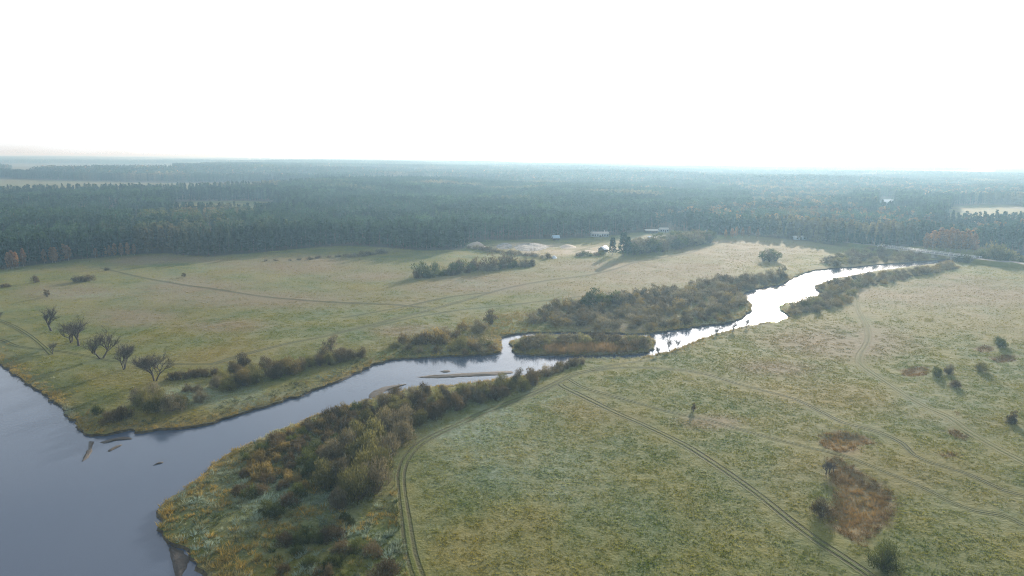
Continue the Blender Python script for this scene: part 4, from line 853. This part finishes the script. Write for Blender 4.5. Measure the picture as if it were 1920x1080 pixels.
# ================================================================== GRASS, SEDGE, REEDS
def tufts(name, P_, smin, smax, nb, mat, label, cat, tint, turned, seed, up=.7, wid=.075, hmul=1.0):
    """many grass clumps joined into one mesh: arching blades round each point"""
    g = np.random.default_rng(seed); n = len(P_); Z = H(P_); S = smin + (smax - smin) * g.random(n) ** 1.5
    k = np.repeat(np.arange(n), nb); az = g.random(len(k)) * 6.28; lean = .25 + .8 * g.random(len(k))
    D = np.column_stack([np.cos(az) * lean, np.sin(az) * lean, np.full(len(k), up) + .3 * g.random(len(k))]); D /= np.linalg.norm(D, axis=1)[:, None]
    L = S[k] * (.6 + .6 * g.random(len(k))) * hmul; r0 = .28 * S[k] * g.random(len(k))
    C = np.column_stack([P_[k] + np.column_stack([np.cos(az), np.sin(az)]) * r0[:, None], Z[k] - .04]) + D * (L / 2)[:, None]
    V, q = leaf_quads(C, D, L, wid * S[k], g)
    ti = np.clip(tint[k] + g.normal(0, .13, len(k)), 0, 1); tu = np.clip(turned[k] + g.normal(0, .12, len(k)), 0, 1)
    o = add_obj(name, make_mesh(name, V, [q], mat, dict(tint=np.repeat(ti, 4), turned=np.repeat(tu, 4)))); tag(o, label, cat, kind='stuff')
def rnd_in(px, dens, seed, z=0.0):
    poly = UL(px, z); lo, hi = poly.min(0), poly.max(0); g = np.random.default_rng(seed); n = int((hi - lo).prod() * dens); q = lo + g.random((n, 2)) * (hi - lo); q = q[inpoly(q, poly)]
    return q[~in_water(q)]
pen = [(290,962),(345,918),(390,884),(440,846),(520,812),(600,776),(662,762),(690,800),(650,860),(630,900),(650,975),(700,962),(742,905),(748,960),(766,1085),(385,1085),(355,1045),(305,1005)]
q = rnd_in(pen, 1.25, 71); g = np.random.default_rng(72); dsh = segdist(q, SHORE_A, SHORE_B)
ti = np.clip(vnoise(q, 1 / 4.0, 51) * 1.6 - .95 + .9 * g.random(len(q)) ** 1.5 + .3 * np.exp(-dsh / 4), 0, 1); fr = np.clip(vnoise(q, 1 / 6., 52) * 1.7 - .75 + .5 * g.random(len(q)), 0, .9) * (ti < .6)
tufts('sedge_tussocks', q, .4, 1.2, 26, m_sedge, 'ochre, green and frosted sedge tussocks covering the near point of land', 'sedge', ti, fr, 73)
s_in = PX(SHORE_A); near = (np.linalg.norm(SHORE_A, axis=1) < 420) & (s_in[:, 0] > -150) & (s_in[:, 0] < 2000) & (SHORE_A[:, 1] > 30)
base = np.repeat(SHORE_A[near], 12, 0); g = np.random.default_rng(74); q = base + g.normal(0, 1, base.shape) * (.5 + 2.6 * g.random((len(base), 1)) ** 2); q = q[~in_water(q)]
ti = np.clip(.45 + .75 * vnoise(q, 1 / 8., 53), 0, 1); fr = np.clip(vnoise(q, 1 / 9., 54) * 1.2 - .55, 0, .6)
tufts('bank_sedge', q, .4, 1.0, 16, m_sedge, 'straw coloured sedge fringe hanging over the river banks', 'sedge', ti, fr, 75)
lb_px = [(130,762),(160,806),(250,800),(400,786),(560,736),(690,684),(735,668),(930,658),(925,640),(760,655),(680,672),(600,700),(500,735),(420,752),(390,775),(330,783),(250,786),(190,770)]
q = rnd_in(lb_px, .8, 76); ti = np.clip(vnoise(q, 1 / 5., 55) * 1.6 - .3, 0, 1); fr = np.clip(vnoise(q, 1 / 10., 56) * 2.0 - .65, 0, .9)
tufts('sedge_tussocks', q, .35, .85, 18, m_sedge, 'golden and frosted sedge along the left bank below the bushes', 'sedge', ti, fr, 77)
q = rnd_in([(893,612),(925,592),(985,584),(1003,604),(985,620),(950,627),(925,632)], .7, 78)
tufts('sedge_tussocks', q, .6, 1.2, 10, m_sedge, 'golden sedge patch behind the channel left of the island', 'sedge', .75 + .25 * vnoise(q, .2, 57), np.zeros(len(q)), 79)
q = rnd_in([(990,613),(1060,617),(1150,621),(1230,620),(1300,612),(1390,597),(1405,585),(1300,600),(1200,606),(1060,600),(1000,604)], .35, 80)
tufts('sedge_tussocks', q, .6, 1.1, 8, m_sedge, 'dull sedge at the foot of the thicket behind the island', 'sedge', .3 + .6 * vnoise(q, .15, 58), .3 * vnoise(q, .1, 59), 81)
q = rnd_in([(1018,652),(1100,648),(1165,649),(1195,656),(1150,664),(1080,666.5),(1025,665)], 3.2, 82)
tufts('island_reeds', q, 1.3, 2.1, 9, m_reed, 'orange brown reeds along the near side of the island', 'reeds', .3 + .7 * vnoise(q, .3, 60), np.zeros(len(q)), 83, up=2.6, wid=.05)
q = rnd_in([(958,645),(985,636),(1200,635),(1226,645),(1210,660),(1170,664),(1020,666),(968,662)], .8, 84)
tufts('sedge_tussocks', q, .5, 1.2, 10, m_sedge, 'greenish brown sedge covering the small island', 'sedge', .2 + .6 * vnoise(q, .2, 61), np.zeros(len(q)), 85)
hl = ['dark rusty sedge filling the upper brown hollow', 'dry rusty sedge filling the large brown hollow', 'brown sedge patch left of the close bush pair', 'brown sedge patch under the dark green bush at right', 'brown sedge patch at the right edge below it', 'small dark sedge dip right of the upper hollow', 'small dark sedge dip nearest the rutted track', 'tiny brown sedge dip along the pale track']
for i, ho in enumerate(HOLLOWS):
    lo, hi = ho.min(0), ho.max(0); g = np.random.default_rng(90 + i); q = lo + g.random((int((hi - lo).prod() * 4.2), 2)) * (hi - lo); e = segdist(q, ho, np.roll(ho, -1, 0)); q = q[inpoly(q, ho) & (e > 1.0 * g.random(len(q)) ** 2)]
    e = segdist(q, ho, np.roll(ho, -1, 0)); ti = np.clip(.25 + .8 * vnoise(q, 1 / 4., 62) * sstep(.3, 3.5, e) + .45 * (i == 1) * sstep(2, 5, e), 0, 1); gr = np.clip(vnoise(q, 1 / 5., 63) * 2 - 1.15, 0, .8) * sstep(2, 5, e)
    tufts('rusty_sedge', q, .4, .9, 13, m_rustsedge, hl[i], 'sedge', ti, gr, 95 + i)

def grass_patch(seed, n=42, size=2.8, k0=1.0):
    g = np.random.default_rng(seed); nb = 5; c0 = (g.random((n, 2)) - .5) * size; k = np.repeat(np.arange(n), nb); az = g.random(n * nb) * 6.28; s = k0 * (.13 + .20 * g.random(n) ** 2)[k]
    D = np.column_stack([np.cos(az), np.sin(az), .35 + .6 * g.random(n * nb)]); D /= np.linalg.norm(D, axis=1)[:, None]
    C = np.column_stack([c0[k], np.zeros(n * nb)]) + D * (s / 2)[:, None]; C[:, :2] += D[:, :2] * .06; V, q = leaf_quads(C, D, s * 1.25, s * .34, g)
    return make_mesh('grass_patch', V, [q], m_grass, dict(tint=np.repeat(np.clip(g.random(n)[k] * .8 + .2 * g.random(n * nb), 0, 1), 4)))
gp = [grass_patch(i) for i in range(6)] + [grass_patch(20 + i, 70, 8.0, 1.15) for i in range(3)]
q1 = ring(70, 330, 2.7, -43, 43, seed=55); q1 = q1[RNG.random(len(q1)) > sstep(190, 325, np.linalg.norm(q1, axis=1))]
q2 = ring(185, 560, 7.0, -43, 43, seed=58); r2 = np.linalg.norm(q2, axis=1); q2 = q2[(RNG.random(len(q2)) < sstep(185, 300, r2) * (1 - .7 * sstep(400, 560, r2))) & ~forest(q2)]; q = np.vstack([q1, q2]); big = np.arange(len(q)) >= len(q1)
m_ = ~in_water(q); q, big = q[m_], big[m_]; ds = segdist(q, SHORE_A, SHORE_B); dt = segdist(q, TA, TB); hol = np.zeros(len(q), bool)
for ho in HOLLOWS: hol |= inpoly(q, ho)
ok = (ds > 1.2) & (dt > 1.5) & ~hol & (~big | ((ds > 5) & (dt > 4.2))); q, ds, dt, big = q[ok], ds[ok], dt[ok], big[ok]; g = np.random.default_rng(56)
scl = np.where(~big & ((dt < 2.9) | (ds < 2)), .5, 1.0) * (.8 + .4 * g.random(len(q)))
gro = scatter('meadow_grass', q, H(q) - .02, g.random(len(q)) * 6.28, scl, np.where(big, 6 + g.integers(0, 3, len(q)), g.integers(0, 6, len(q))), gp, regions(q)); tag(gro, 'short rough frosty grass covering the near meadows', 'grass', kind='stuff')

# ================================================================== HAZE
m_haze = new_mat('haze_air'); N = NT(m_haze)
pv = N.n('ShaderNodeVolumePrincipled'); pv.inputs['Color'].default_value = (0.24, 0.40, 0.54, 1); pv.inputs['Absorption Color'].default_value = (0.46, 0.14, 0.0, 1)
pv.inputs['Density'].default_value = 3.8e-4; pv.inputs['Anisotropy'].default_value = 0.42
ho_ = N.n('ShaderNodeOutputMaterial'); N.l(pv.outputs[0], ho_.inputs['Volume'])
hz = add_obj('haze', MB().box((0, 14500, 28.0), (62500, 33000, 70.0)).mesh('haze', m_haze)); tag(hz, 'pale blue morning haze lying over the whole plain', 'haze', kind='stuff')
